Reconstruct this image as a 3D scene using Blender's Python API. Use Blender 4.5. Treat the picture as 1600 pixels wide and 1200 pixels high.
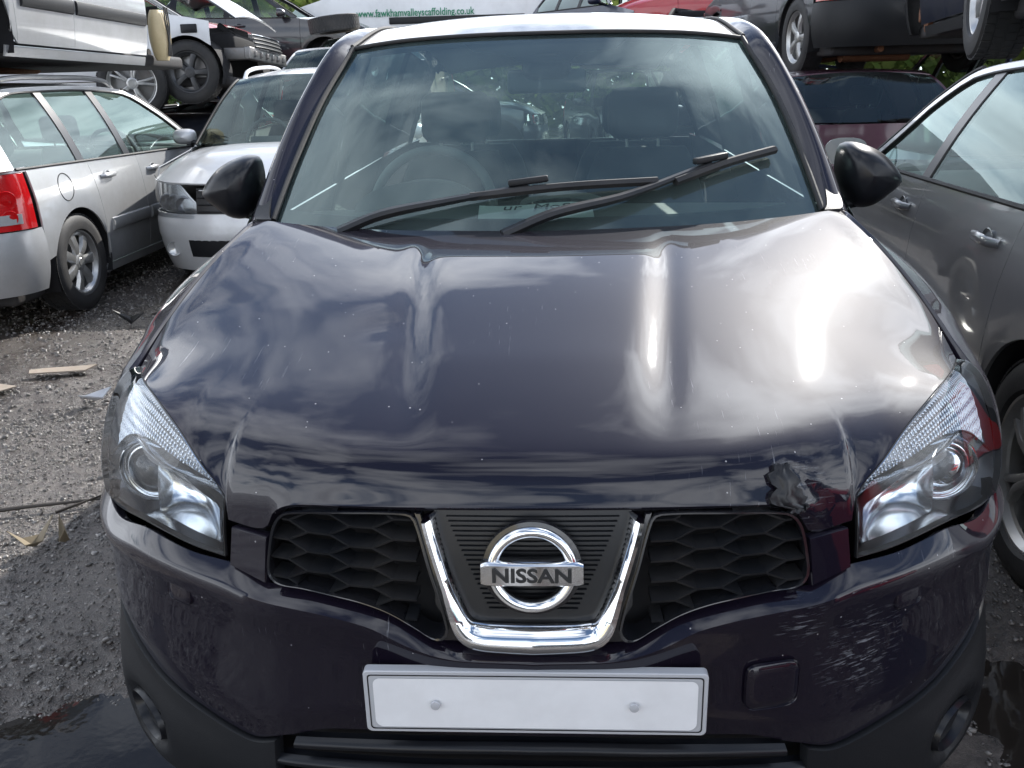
import bpy, bmesh, math, random
import numpy as np
from mathutils import Vector, Matrix, Euler

for o in list(bpy.data.objects):
    bpy.data.objects.remove(o)
SC = bpy.context.scene
COL = SC.collection
random.seed(7)
RNG = np.random.default_rng(11)
R = math.radians

# ------------------------------------------------------------------ camera
cam = bpy.data.cameras.new('camera')
cam_o = bpy.data.objects.new('camera', cam)
COL.objects.link(cam_o)
SC.camera = cam_o
cam.sensor_width = 36.0
cam.lens = 36.0 * 1417.1 / 1600.0
cam.clip_start = 0.02
cam.clip_end = 2000
_p, _y, _r = R(18.826), R(-3.419), R(-1.543)
_F = Vector((math.sin(_y) * math.cos(_p), math.cos(_y) * math.cos(_p), -math.sin(_p)))
_R0 = Vector((math.cos(_y), -math.sin(_y), 0))
_U0 = _R0.cross(_F)
_Rv = _R0 * math.cos(_r) + _U0 * math.sin(_r)
_Uv = -_R0 * math.sin(_r) + _U0 * math.cos(_r)
cam_o.matrix_world = Matrix(((_Rv.x, _Uv.x, -_F.x, 0.0475), (_Rv.y, _Uv.y, -_F.y, -1.1561),
                             (_Rv.z, _Uv.z, -_F.z, 1.4159), (0, 0, 0, 1)))

# ------------------------------------------------------------------ sky and sun
SUN = Vector((0.376, 0.735, 0.564)).normalized()      # direction towards the sun
SUN_EL = math.asin(SUN.z)
SUN_AZ = math.atan2(SUN.x, SUN.y)
w = bpy.data.worlds.new('World')
SC.world = w
w.use_nodes = True
nt = w.node_tree
nt.nodes.clear()
def N(tree, kind, **kw):
    n = tree.nodes.new(kind)
    for k, v in kw.items():
        setattr(n, k, v)
    return n
def L(tree, a, b):
    tree.links.new(a, b)
wo = N(nt, 'ShaderNodeOutputWorld')
bg = N(nt, 'ShaderNodeBackground')
bg.inputs[1].default_value = 0.12
sky = N(nt, 'ShaderNodeTexSky')
sky.sky_type = 'NISHITA'
sky.sun_disc = False
sky.sun_elevation = SUN_EL
sky.sun_rotation = SUN_AZ
sky.air_density = 1.0
sky.dust_density = 0.5
sky.ozone_density = 1.6
# broken cumulus laid on a plane above the yard
tc = N(nt, 'ShaderNodeTexCoord')
sep = N(nt, 'ShaderNodeSeparateXYZ')
L(nt, tc.outputs['Generated'], sep.inputs[0])
mx = N(nt, 'ShaderNodeMath', operation='MAXIMUM'); L(nt, sep.outputs[2], mx.inputs[0]); mx.inputs[1].default_value = 0.0
ad = N(nt, 'ShaderNodeMath', operation='ADD'); L(nt, mx.outputs[0], ad.inputs[0]); ad.inputs[1].default_value = 0.16
dv = N(nt, 'ShaderNodeVectorMath', operation='DIVIDE')
cmb = N(nt, 'ShaderNodeCombineXYZ')
for i in range(3):
    L(nt, ad.outputs[0], cmb.inputs[i])
L(nt, tc.outputs['Generated'], dv.inputs[0]); L(nt, cmb.outputs[0], dv.inputs[1])
mpn = N(nt, 'ShaderNodeMapping'); mpn.inputs['Location'].default_value = (7.4, 2.3, 0); mpn.inputs['Scale'].default_value = (1, 1, 0.2)
L(nt, dv.outputs[0], mpn.inputs[0])
nz = N(nt, 'ShaderNodeTexNoise'); nz.inputs['Scale'].default_value = 2.1; nz.inputs['Detail'].default_value = 6; nz.inputs['Roughness'].default_value = 0.52
nz.inputs['Distortion'].default_value = 0.25
L(nt, mpn.outputs[0], nz.inputs['Vector'])
inv = N(nt, 'ShaderNodeMath', operation='SUBTRACT'); inv.inputs[0].default_value = 1.0; L(nt, mx.outputs[0], inv.inputs[1])
pw = N(nt, 'ShaderNodeMath', operation='POWER'); L(nt, inv.outputs[0], pw.inputs[0]); pw.inputs[1].default_value = 2.0
cov = N(nt, 'ShaderNodeMath', operation='MULTIPLY_ADD'); L(nt, pw.outputs[0], cov.inputs[0]); cov.inputs[1].default_value = 0.30; L(nt, nz.outputs[0], cov.inputs[2])   # clouds close up towards the horizon
rp = N(nt, 'ShaderNodeValToRGB'); rp.color_ramp.elements[0].position = 0.49; rp.color_ramp.elements[1].position = 0.70
L(nt, cov.outputs[0], rp.inputs[0])
cr_ = N(nt, 'ShaderNodeValToRGB')
cr_.color_ramp.elements[0].position = 0.45; cr_.color_ramp.elements[0].color = (15.5, 16.3, 17.6, 1)
cr_.color_ramp.elements[1].position = 0.8; cr_.color_ramp.elements[1].color = (8.5, 9.0, 10.0, 1)
L(nt, nz.outputs[0], cr_.inputs[0])
dt = N(nt, 'ShaderNodeVectorMath', operation='DOT_PRODUCT')
L(nt, tc.outputs['Generated'], dt.inputs[0]); dt.inputs[1].default_value = SUN
dm = N(nt, 'ShaderNodeMath', operation='MAXIMUM'); L(nt, dt.outputs['Value'], dm.inputs[0]); dm.inputs[1].default_value = 0.0
dp_ = N(nt, 'ShaderNodeMath', operation='POWER'); L(nt, dm.outputs[0], dp_.inputs[0]); dp_.inputs[1].default_value = 10.0
dk = N(nt, 'ShaderNodeMath', operation='MULTIPLY_ADD'); L(nt, dp_.outputs[0], dk.inputs[0]); dk.inputs[1].default_value = 0.9; dk.inputs[2].default_value = 1.0
csc = N(nt, 'ShaderNodeVectorMath', operation='SCALE'); L(nt, cr_.outputs[0], csc.inputs[0]); L(nt, dk.outputs[0], csc.inputs['Scale'])
mixc = N(nt, 'ShaderNodeMix', data_type='RGBA')
L(nt, rp.outputs[0], mixc.inputs[0]); L(nt, sky.outputs[0], mixc.inputs[6]); L(nt, csc.outputs[0], mixc.inputs[7])
L(nt, mixc.outputs[2], bg.inputs[0]); L(nt, bg.outputs[0], wo.inputs[0])

sun = bpy.data.lights.new('sun', 'SUN')
sun.energy = 5.0
sun.angle = R(0.53)
sun.color = (1.0, 0.965, 0.91)
sun_o = bpy.data.objects.new('sun', sun)
COL.objects.link(sun_o)
sun_o.location = (6, 8, 12)
sun_o.rotation_euler = (-SUN).to_track_quat('-Z', 'Y').to_euler()

SC.view_settings.view_transform = 'Standard'
SC.view_settings.look = 'None'
SC.view_settings.exposure = 0.55
SC.view_settings.gamma = 1.0
SC.render.engine = 'CYCLES'
SC.cycles.max_bounces = 10
SC.cycles.transparent_max_bounces = 24
SC.cycles.glossy_bounces = 5
SC.cycles.diffuse_bounces = 3
SC.cycles.use_denoising = True
SC.cycles.sample_clamp_indirect = 6.0
SC.cycles.caustics_reflective = False
SC.cycles.caustics_refractive = False

# ------------------------------------------------------------------ materials
def new_mat(name):
    m = bpy.data.materials.new(name)
    m.use_nodes = True
    t = m.node_tree
    t.nodes.clear()
    out = N(t, 'ShaderNodeOutputMaterial')
    return m, t, out

def noise(t, scale, detail=4, rough=0.55, vec=None, dist=0.0):
    n = N(t, 'ShaderNodeTexNoise')
    n.inputs['Scale'].default_value = scale
    n.inputs['Detail'].default_value = detail
    n.inputs['Roughness'].default_value = rough
    n.inputs['Distortion'].default_value = dist
    if vec is None:
        g = N(t, 'ShaderNodeTexCoord')
        vec = g.outputs['Object']
    L(t, vec, n.inputs['Vector'])
    return n

def ramp(t, fac, stops):
    r = N(t, 'ShaderNodeValToRGB')
    el = r.color_ramp.elements
    while len(el) < len(stops):
        el.new(0.5)
    for e, (p, c) in zip(el, stops):
        e.position = p
        e.color = c if len(c) == 4 else (*c, 1)
    L(t, fac, r.inputs[0])
    return r

def mixrgb(t, fac, a, b):
    m = N(t, 'ShaderNodeMix', data_type='RGBA')
    for s, v in ((0, fac), (6, a), (7, b)):
        if hasattr(v, 'is_linked'):
            L(t, v, m.inputs[s])
        else:
            m.inputs[s].default_value = v if s == 0 else (*v, 1)[:4]
    return m.outputs[2]

def pbr(name, col, rough=0.5, metal=0.0, coat=0.0, coat_rough=0.03, dirt=0.0, dirt_col=(0.16, 0.14, 0.12), dirt_scale=3.0,
        bump=0.0, bump_scale=60.0, rough_var=0.0, spec=0.5, specks=0.0, ior=1.5, scratch=0.0, coat_ior=1.5, scuffs=(), sheen=0.0):
    m, t, out = new_mat(name)
    b = N(t, 'ShaderNodeBsdfPrincipled')
    L(t, b.outputs[0], out.inputs[0])
    b.inputs['Base Color'].default_value = (*col, 1)
    b.inputs['Metallic'].default_value = metal
    b.inputs['Roughness'].default_value = rough
    b.inputs['IOR'].default_value = ior
    b.inputs['Specular IOR Level'].default_value = spec
    b.inputs['Coat Weight'].default_value = coat
    b.inputs['Coat Roughness'].default_value = coat_rough
    b.inputs['Coat IOR'].default_value = coat_ior
    b.inputs['Sheen Weight'].default_value = sheen; b.inputs['Sheen Roughness'].default_value = 0.35; b.inputs['Sheen Tint'].default_value = (0.85, 0.86, 0.95, 1)
    colour = None
    if dirt > 0:
        n = noise(t, dirt_scale, 8, 0.68)
        r = ramp(t, n.outputs[0], [(0.42, (0, 0, 0)), (0.78, (dirt,) * 3)])
        colour = mixrgb(t, r.outputs[0], col, dirt_col)
        mm = N(t, 'ShaderNodeMath', operation='MULTIPLY_ADD')
        L(t, r.outputs[0], mm.inputs[0]); mm.inputs[1].default_value = 0.35; mm.inputs[2].default_value = rough
        L(t, mm.outputs[0], b.inputs['Roughness'])
        if coat > 0:
            mc = N(t, 'ShaderNodeMath', operation='MULTIPLY_ADD')
            L(t, r.outputs[0], mc.inputs[0]); mc.inputs[1].default_value = 0.12; mc.inputs[2].default_value = coat_rough
            L(t, mc.outputs[0], b.inputs['Coat Roughness'])
    if specks > 0:
        v = N(t, 'ShaderNodeTexVoronoi'); v.inputs['Scale'].default_value = 55
        g = N(t, 'ShaderNodeTexCoord'); L(t, g.outputs['Object'], v.inputs['Vector'])
        n2 = noise(t, 6, 3)
        th = N(t, 'ShaderNodeMath', operation='MULTIPLY'); L(t, n2.outputs[0], th.inputs[0]); th.inputs[1].default_value = 0.16 * specks
        lt = N(t, 'ShaderNodeMath', operation='LESS_THAN'); L(t, v.outputs['Distance'], lt.inputs[0]); L(t, th.outputs[0], lt.inputs[1])
        sp = N(t, 'ShaderNodeMath', operation='GREATER_THAN')
        wn = N(t, 'ShaderNodeSeparateColor'); L(t, v.outputs['Color'], wn.inputs[0]); L(t, wn.outputs[0], sp.inputs[0]); sp.inputs[1].default_value = 0.82
        ml = N(t, 'ShaderNodeMath', operation='MULTIPLY'); L(t, lt.outputs[0], ml.inputs[0]); L(t, sp.outputs[0], ml.inputs[1])
        colour = mixrgb(t, ml.outputs[0], colour if colour is not None else col, (0.34, 0.33, 0.33))
    if scratch > 0:
        g = N(t, 'ShaderNodeTexCoord')
        mp = N(t, 'ShaderNodeMapping'); mp.inputs['Rotation'].default_value = (0.1, 0.2, 1.2); mp.inputs['Scale'].default_value = (260, 7, 20)
        L(t, g.outputs['Object'], mp.inputs[0])
        n3 = noise(t, 1.0, 3, 0.6, mp.outputs[0])
        mk = noise(t, 3.2, 2, 0.5)
        a1 = ramp(t, n3.outputs[0], [(0.66, (0, 0, 0)), (0.72, (1, 1, 1))])
        a2 = ramp(t, mk.outputs[0], [(0.55, (0, 0, 0)), (0.68, (1, 1, 1))])
        ml = N(t, 'ShaderNodeMath', operation='MULTIPLY'); L(t, a1.outputs[0], ml.inputs[0]); L(t, a2.outputs[0], ml.inputs[1])
        m2 = N(t, 'ShaderNodeMath', operation='MULTIPLY'); L(t, ml.outputs[0], m2.inputs[0]); m2.inputs[1].default_value = scratch
        colour = mixrgb(t, m2.outputs[0], colour if colour is not None else col, (0.30, 0.30, 0.32))
    for (sc, sr) in scuffs:      # scraped-through patches at fixed places on the panel
        g = N(t, 'ShaderNodeTexCoord')
        ds = N(t, 'ShaderNodeVectorMath', operation='DISTANCE'); L(t, g.outputs['Object'], ds.inputs[0]); ds.inputs[1].default_value = sc
        mr = N(t, 'ShaderNodeMapRange'); L(t, ds.outputs['Value'], mr.inputs[0]); mr.inputs[1].default_value = sr; mr.inputs[2].default_value = sr * .2
        mp = N(t, 'ShaderNodeMapping'); mp.inputs['Rotation'].default_value = (0, 0.35, 0); mp.inputs['Scale'].default_value = (14, 60, 210)
        L(t, g.outputs['Object'], mp.inputs[0])
        n5 = noise(t, 1.0, 4, 0.7, mp.outputs[0])
        a5 = ramp(t, n5.outputs[0], [(0.55, (0, 0, 0)), (0.66, (1, 1, 1))])
        ml = N(t, 'ShaderNodeMath', operation='MULTIPLY'); L(t, a5.outputs[0], ml.inputs[0]); L(t, mr.outputs[0], ml.inputs[1])
        colour = mixrgb(t, ml.outputs[0], colour if colour is not None else col, (0.20, 0.21, 0.23))
    if colour is not None:
        L(t, colour, b.inputs['Base Color'])
    if bump > 0:
        n = noise(t, bump_scale, 4, 0.6)
        bp = N(t, 'ShaderNodeBump'); bp.inputs['Strength'].default_value = bump; bp.inputs['Distance'].default_value = 0.004
        L(t, n.outputs[0], bp.inputs['Height'])
        L(t, bp.outputs[0], b.inputs['Normal'])
    return m

def glass(name, tint=(0.82, 0.92, 0.88), dust=0.05, dust_col=(0.5, 0.52, 0.5), scale=2.5, streak=True, ior=1.62, mirror_col=(0.84, 1.0, 0.98)):
    """Thin automotive glass: tinted see-through, Fresnel mirror, a film of dust and dried water marks."""
    m, t, out = new_mat(name)
    tr = N(t, 'ShaderNodeBsdfTransparent'); tr.inputs[0].default_value = (*tint, 1)
    gl = N(t, 'ShaderNodeBsdfGlossy'); gl.inputs['Roughness'].default_value = 0.0; gl.inputs['Color'].default_value = (*mirror_col, 1)
    fr = N(t, 'ShaderNodeFresnel'); fr.inputs[0].default_value = ior
    mx = N(t, 'ShaderNodeMixShader')
    L(t, fr.outputs[0], mx.inputs[0]); L(t, tr.outputs[0], mx.inputs[1]); L(t, gl.outputs[0], mx.inputs[2])
    df = N(t, 'ShaderNodeBsdfDiffuse'); df.inputs[0].default_value = (*dust_col, 1)
    tl = N(t, 'ShaderNodeBsdfTranslucent'); tl.inputs[0].default_value = (*dust_col, 1)
    ds = N(t, 'ShaderNodeMixShader'); ds.inputs[0].default_value = 0.4
    L(t, df.outputs[0], ds.inputs[1]); L(t, tl.outputs[0], ds.inputs[2])
    n = noise(t, scale, 7, 0.65)
    r = ramp(t, n.outputs[0], [(0.35, (dust * 0.5,) * 3), (0.75, (dust * 1.6,) * 3)])
    fac = r.outputs[0]
    if streak:
        g = N(t, 'ShaderNodeTexCoord')
        mp = N(t, 'ShaderNodeMapping'); mp.inputs['Scale'].default_value = (70, 1.6, 1.6); mp.inputs['Rotation'].default_value = (0, 0, 0.25)
        L(t, g.outputs['Object'], mp.inputs[0])
        n2 = noise(t, 1.0, 5, 0.6, mp.outputs[0])
        r2 = ramp(t, n2.outputs[0], [(0.6, (0, 0, 0)), (0.74, (dust * 0.9,) * 3)])
        n4 = noise(t, 3.0, 2)
        r4 = ramp(t, n4.outputs[0], [(0.45, (0, 0, 0)), (0.65, (1, 1, 1))])
        ml = N(t, 'ShaderNodeMath', operation='MULTIPLY'); L(t, r2.outputs[0], ml.inputs[0]); L(t, r4.outputs[0], ml.inputs[1])
        sm = N(t, 'ShaderNodeMath', operation='ADD'); L(t, fac, sm.inputs[0]); L(t, ml.outputs[0], sm.inputs[1])
        fac = sm.outputs[0]
    m2 = N(t, 'ShaderNodeMixShader')
    L(t, fac, m2.inputs[0]); L(t, mx.outputs[0], m2.inputs[1]); L(t, ds.outputs[0], m2.inputs[2])
    L(t, m2.outputs[0], out.inputs[0])
    return m

M = {}
M['aubergine'] = pbr('aubergine_paint', (0.0062, 0.0042, 0.0105), 0.5, 0.0, 1.0, 0.028, spec=0.05, coat_ior=1.54, dirt=0.02, sheen=0.05, dirt_scale=2.2, dirt_col=(0.2, 0.18, 0.17), specks=0.8, scratch=0.7, scuffs=(((.52, .10, .53), .10), ((.40, .06, .62), .05), ((.41, .09, .82), .07), ((-.80, .33, .52), .06)))
M['silver'] = pbr('silver_paint', (0.46, 0.47, 0.48), 0.36, 0.45, 0.8, 0.05, dirt=0.40, dirt_scale=2.0)
M['pale_silver'] = pbr('pale_silver_paint', (0.66, 0.67, 0.68), 0.38, 0.3, 0.7, 0.06, dirt=0.36, dirt_scale=2.0)
M['white_paint'] = pbr('white_paint', (0.74, 0.75, 0.76), 0.35, 0, 0.7, 0.06, dirt=0.28, dirt_scale=1.7)
M['warm_grey'] = pbr('warm_grey_paint', (0.31, 0.318, 0.325), 0.33, 0.6, 1.0, 0.03, dirt=0.12, dirt_scale=2.0, bump=0.004, bump_scale=2.0)
M['black_paint'] = pbr('black_paint', (0.012, 0.014, 0.02), 0.3, 0.1, 0.9, 0.05, dirt=0.25, dirt_scale=2.5)
M['navy_paint'] = pbr('navy_paint', (0.012, 0.02, 0.05), 0.3, 0.2, 0.9, 0.05, dirt=0.22, dirt_scale=2.5)
M['blue_paint'] = pbr('blue_paint', (0.03, 0.10, 0.34), 0.3, 0.3, 0.9, 0.05, dirt=0.15)
M['red_paint'] = pbr('red_paint', (0.42, 0.012, 0.018), 0.3, 0.05, 0.9, 0.05, dirt=0.15)
M['plum_paint'] = pbr('plum_paint', (0.06, 0.012, 0.032), 0.3, 0.3, 0.9, 0.05, dirt=0.2)
M['beige_paint'] = pbr('beige_paint', (0.36, 0.33, 0.27), 0.36, 0.4, 0.8, 0.05, dirt=0.2)
M['cream_paint'] = pbr('cream_paint', (0.55, 0.49, 0.36), 0.4, 0, 0.6, 0.06, dirt=0.2)
M['trim'] = pbr('black_plastic_trim', (0.007, 0.008, 0.010), 0.48, spec=0.35, bump=0.12, bump_scale=300, dirt=0.12, dirt_col=(0.06, 0.056, 0.052))
M['mesh_black'] = pbr('satin_black_plastic', (0.008, 0.009, 0.011), 0.38, dirt=0.3, dirt_col=(0.07, 0.06, 0.05), dirt_scale=6)
M['gloss_black'] = pbr('gloss_black_plastic', (0.008, 0.009, 0.012), 0.12, 0, 0.6, 0.05, dirt=0.12)
M['rubber'] = pbr('black_rubber', (0.014, 0.014, 0.015), 0.62, bump=0.2, bump_scale=90, dirt=0.35, dirt_col=(0.10, 0.09, 0.08), dirt_scale=5)
M['satin_black'] = pbr('satin_black_paint', (0.007, 0.008, 0.011), 0.28, spec=0.35, dirt=0.06)
M['liner'] = pbr('dark_liner', (0.010, 0.010, 0.012), 0.85)
M['chrome'] = pbr('chrome', (0.86, 0.87, 0.88), 0.045, 1.0, dirt=0.22, dirt_scale=8, dirt_col=(0.3, 0.28, 0.25))
M['reflector'] = pbr('silvered_reflector', (0.80, 0.82, 0.84), 0.17, 1.0)
M['flute'] = pbr('fluted_reflector', (0.50, 0.52, 0.55), 0.16, 1.0)
M['lamp_grey'] = pbr('lamp_housing', (0.16, 0.165, 0.18), 0.3, 0.5)
M['alloy'] = pbr('alloy_metal', (0.50, 0.50, 0.49), 0.32, 0.85, 0.3, 0.1, dirt=0.35, dirt_col=(0.13, 0.11, 0.09), dirt_scale=9)
M['dark_alloy'] = pbr('dark_alloy', (0.06, 0.062, 0.066), 0.35, 0.6, dirt=0.3, dirt_scale=9)
M['steel'] = pbr('bare_steel', (0.26, 0.26, 0.26), 0.4, 0.9, dirt=0.4, dirt_col=(0.16, 0.09, 0.05), dirt_scale=9)
M['rust'] = pbr('rusty_iron', (0.16, 0.065, 0.03), 0.8, 0.2, dirt=0.7, dirt_col=(0.30, 0.16, 0.09), dirt_scale=14, bump=0.3, bump_scale=120)
M['underseal'] = pbr('underbody', (0.018, 0.018, 0.02), 0.75, dirt=0.5, dirt_col=(0.07, 0.055, 0.045), dirt_scale=5, bump=0.3, bump_scale=60)
M['dash'] = pbr('dashboard_plastic', (0.13, 0.135, 0.135), 0.55, bump=0.15, bump_scale=400, dirt=0.25, dirt_col=(0.16, 0.15, 0.14))
M['dash_pale'] = pbr('pale_dashboard', (0.30, 0.31, 0.28), 0.6, dirt=0.15)
M['seat'] = pbr('seat_fabric', (0.030, 0.031, 0.034), 0.9)
M['headliner'] = pbr('headliner_cloth', (0.38, 0.39, 0.37), 0.9)
M['paper'] = pbr('white_paper', (0.86, 0.90, 0.87), 0.7)
M['ink'] = pbr('dark_ink', (0.02, 0.02, 0.03), 0.7)
M['plate'] = pbr('plate_white', (0.90, 0.91, 0.92), 0.3, coat=0.5, coat_rough=0.1, dirt=0.15, dirt_scale=7)
M['plate_grey'] = pbr('plate_rim_grey', (0.50, 0.51, 0.53), 0.35, coat=0.4, coat_rough=0.1)
M['red_lens'] = pbr('red_lamp_lens', (0.50, 0.006, 0.008), 0.12, 0, 1.0, 0.03)
M['amber_lens'] = pbr('amber_lens', (0.75, 0.22, 0.02), 0.15, 0, 1.0, 0.03)
M['clear_lamp'] = pbr('pale_lamp_lens', (0.55, 0.56, 0.56), 0.1, 0.4, 1.0, 0.03, dirt=0.3, dirt_scale=6)
M['tank'] = pbr('yellowed_tank_plastic', (0.62, 0.50, 0.30), 0.5, dirt=0.4, dirt_col=(0.25, 0.22, 0.08), dirt_scale=5)
M['green_ink'] = pbr('green_vinyl', (0.01, 0.22, 0.11), 0.4)
M['glass'] = glass('car_glass', (0.80, 0.93, 0.88), 0.035)
M['screen'] = glass('windscreen_glass', (0.70, 0.86, 0.80), 0.13, (0.38, 0.52, 0.52), 2.2, ior=1.85)
M['privacy'] = glass('tinted_glass', (0.25, 0.30, 0.30), 0.03)
M['lens'] = glass('lamp_lens', (0.95, 0.98, 1.0), 0.006, (0.6, 0.62, 0.62), 6, False, 1.5, (1, 1, 1))
# ------------------------------------------------------------------ mesh helpers
def V(a):
    return np.array(a, float)

def crs(pts, n, closed=False):
    """Catmull-Rom through pts, resampled to n points of even arc length."""
    P = np.array(pts, float)
    if len(P) == 2:
        t = np.linspace(0, 1, n)[:, None]
        return P[0] * (1 - t) + P[1] * t
    if closed:
        Q = np.vstack([P[-1], P, P[0], P[1]])
    else:
        Q = np.vstack([2 * P[0] - P[1], P, 2 * P[-1] - P[-2]])
    out = []
    for i in range(1, len(Q) - 2):
        p0, p1, p2, p3 = Q[i - 1], Q[i], Q[i + 1], Q[i + 2]
        d = max(np.linalg.norm(p2 - p1), 1e-9)
        # limited tangents keep uneven spacing from looping
        m1 = (p2 - p0) * d / (np.linalg.norm(p1 - p0) + d + 1e-9)
        m2 = (p3 - p1) * d / (np.linalg.norm(p3 - p2) + d + 1e-9)
        t = np.linspace(0, 1, 24, endpoint=False)[:, None]
        h00 = 2 * t**3 - 3 * t**2 + 1; h10 = t**3 - 2 * t**2 + t
        h01 = -2 * t**3 + 3 * t**2; h11 = t**3 - t**2
        out.append(h00 * p1 + h10 * m1 + h01 * p2 + h11 * m2)
    out = np.vstack(out + [Q[-2][None]])
    return resample(out, n)

def resample(P, n):
    P = np.asarray(P, float)
    s = np.concatenate([[0], np.cumsum(np.linalg.norm(np.diff(P, axis=0), axis=1))])
    t = np.linspace(0, s[-1], n)
    return np.stack([np.interp(t, s, P[:, k]) for k in range(P.shape[1])], -1)

def pl(pts, n):
    """Polyline with sharp corners, resampled."""
    return resample(np.array(pts, float), n)

def smooth_f(xs, ys):
    """Smooth 1-D interpolant (monotone cubic)."""
    xs = np.array(xs, float); ys = np.array(ys, float)
    h = np.diff(xs); d = np.diff(ys) / h
    m = np.zeros(len(xs)); m[0] = d[0]; m[-1] = d[-1]
    for i in range(1, len(xs) - 1):
        if d[i - 1] * d[i] > 0:
            w1 = 2 * h[i] + h[i - 1]; w2 = h[i] + 2 * h[i - 1]
            m[i] = (w1 + w2) / (w1 / d[i - 1] + w2 / d[i])
    def f(x):
        x = np.clip(np.asarray(x, float), xs[0], xs[-1])
        i = np.clip(np.searchsorted(xs, x) - 1, 0, len(xs) - 2)
        t = (x - xs[i]) / h[i]
        return ((2 * t**3 - 3 * t**2 + 1) * ys[i] + (t**3 - 2 * t**2 + t) * h[i] * m[i]
                + (-2 * t**3 + 3 * t**2) * ys[i + 1] + (t**3 - t**2) * h[i] * m[i + 1])
    return f

def coons(b, t, l=None, r=None):
    """b,t: curves along u at v=0,1; l,r: curves along v at u=0,1. -> grid[nv][nu][k]"""
    b = np.asarray(b, float); t = np.asarray(t, float)
    nu = len(b)
    if l is None:
        nv = r if isinstance(r, int) else 12
        v = np.linspace(0, 1, nv)[:, None, None]
        return b[None] * (1 - v) + t[None] * v
    l = np.asarray(l, float); r = np.asarray(r, float)
    nv = len(l)
    u = np.linspace(0, 1, nu)[None, :, None]; v = np.linspace(0, 1, nv)[:, None, None]
    return ((1 - v) * b[None] + v * t[None] + (1 - u) * l[:, None] + u * r[:, None]
            - ((1 - u) * (1 - v) * b[0] + u * (1 - v) * b[-1] + (1 - u) * v * t[0] + u * v * t[-1]))

def add_obj(name, verts, faces, mat, parent=None, smooth=True, angle=40):
    me = bpy.data.meshes.new(name)
    me.from_pydata([tuple(map(float, v)) for v in verts], [], [tuple(int(i) for i in f) for f in faces])
    me.update()
    if mat is not None:
        me.materials.append(M[mat] if isinstance(mat, str) else mat)
    if smooth:
        me.polygons.foreach_set('use_smooth', [True] * len(me.polygons))
        try:
            me.set_sharp_from_angle(angle=R(angle))
        except Exception:
            pass
    o = bpy.data.objects.new(name, me)
    COL.objects.link(o)
    if parent is not None:
        o.parent = parent
    return o

def share(o, parent=None, loc=None, rot=None, scale=None):
    c = o.copy()
    COL.objects.link(c)
    c.parent = parent if parent is not None else o.parent
    if loc is not None: c.location = loc
    if rot is not None: c.rotation_euler = rot
    if scale is not None: c.scale = scale
    return c

def tag(o, label, cat, group=None):
    o['label'] = label
    o['category'] = cat
    if group: o['group'] = group
    return o

def thing(name, label, cat, loc=(0, 0, 0), rot=(0, 0, 0), group=None):
    o = bpy.data.objects.new(name, None)
    o.empty_display_size = 0.2
    COL.objects.link(o)
    o.location = loc
    o.rotation_euler = rot
    return tag(o, label, cat, group)

def grid_normals(G):
    du = np.gradient(G, axis=1); dv = np.gradient(G, axis=0)
    n = np.cross(du, dv)
    return n / (np.linalg.norm(n, axis=2, keepdims=True) + 1e-12)

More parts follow.
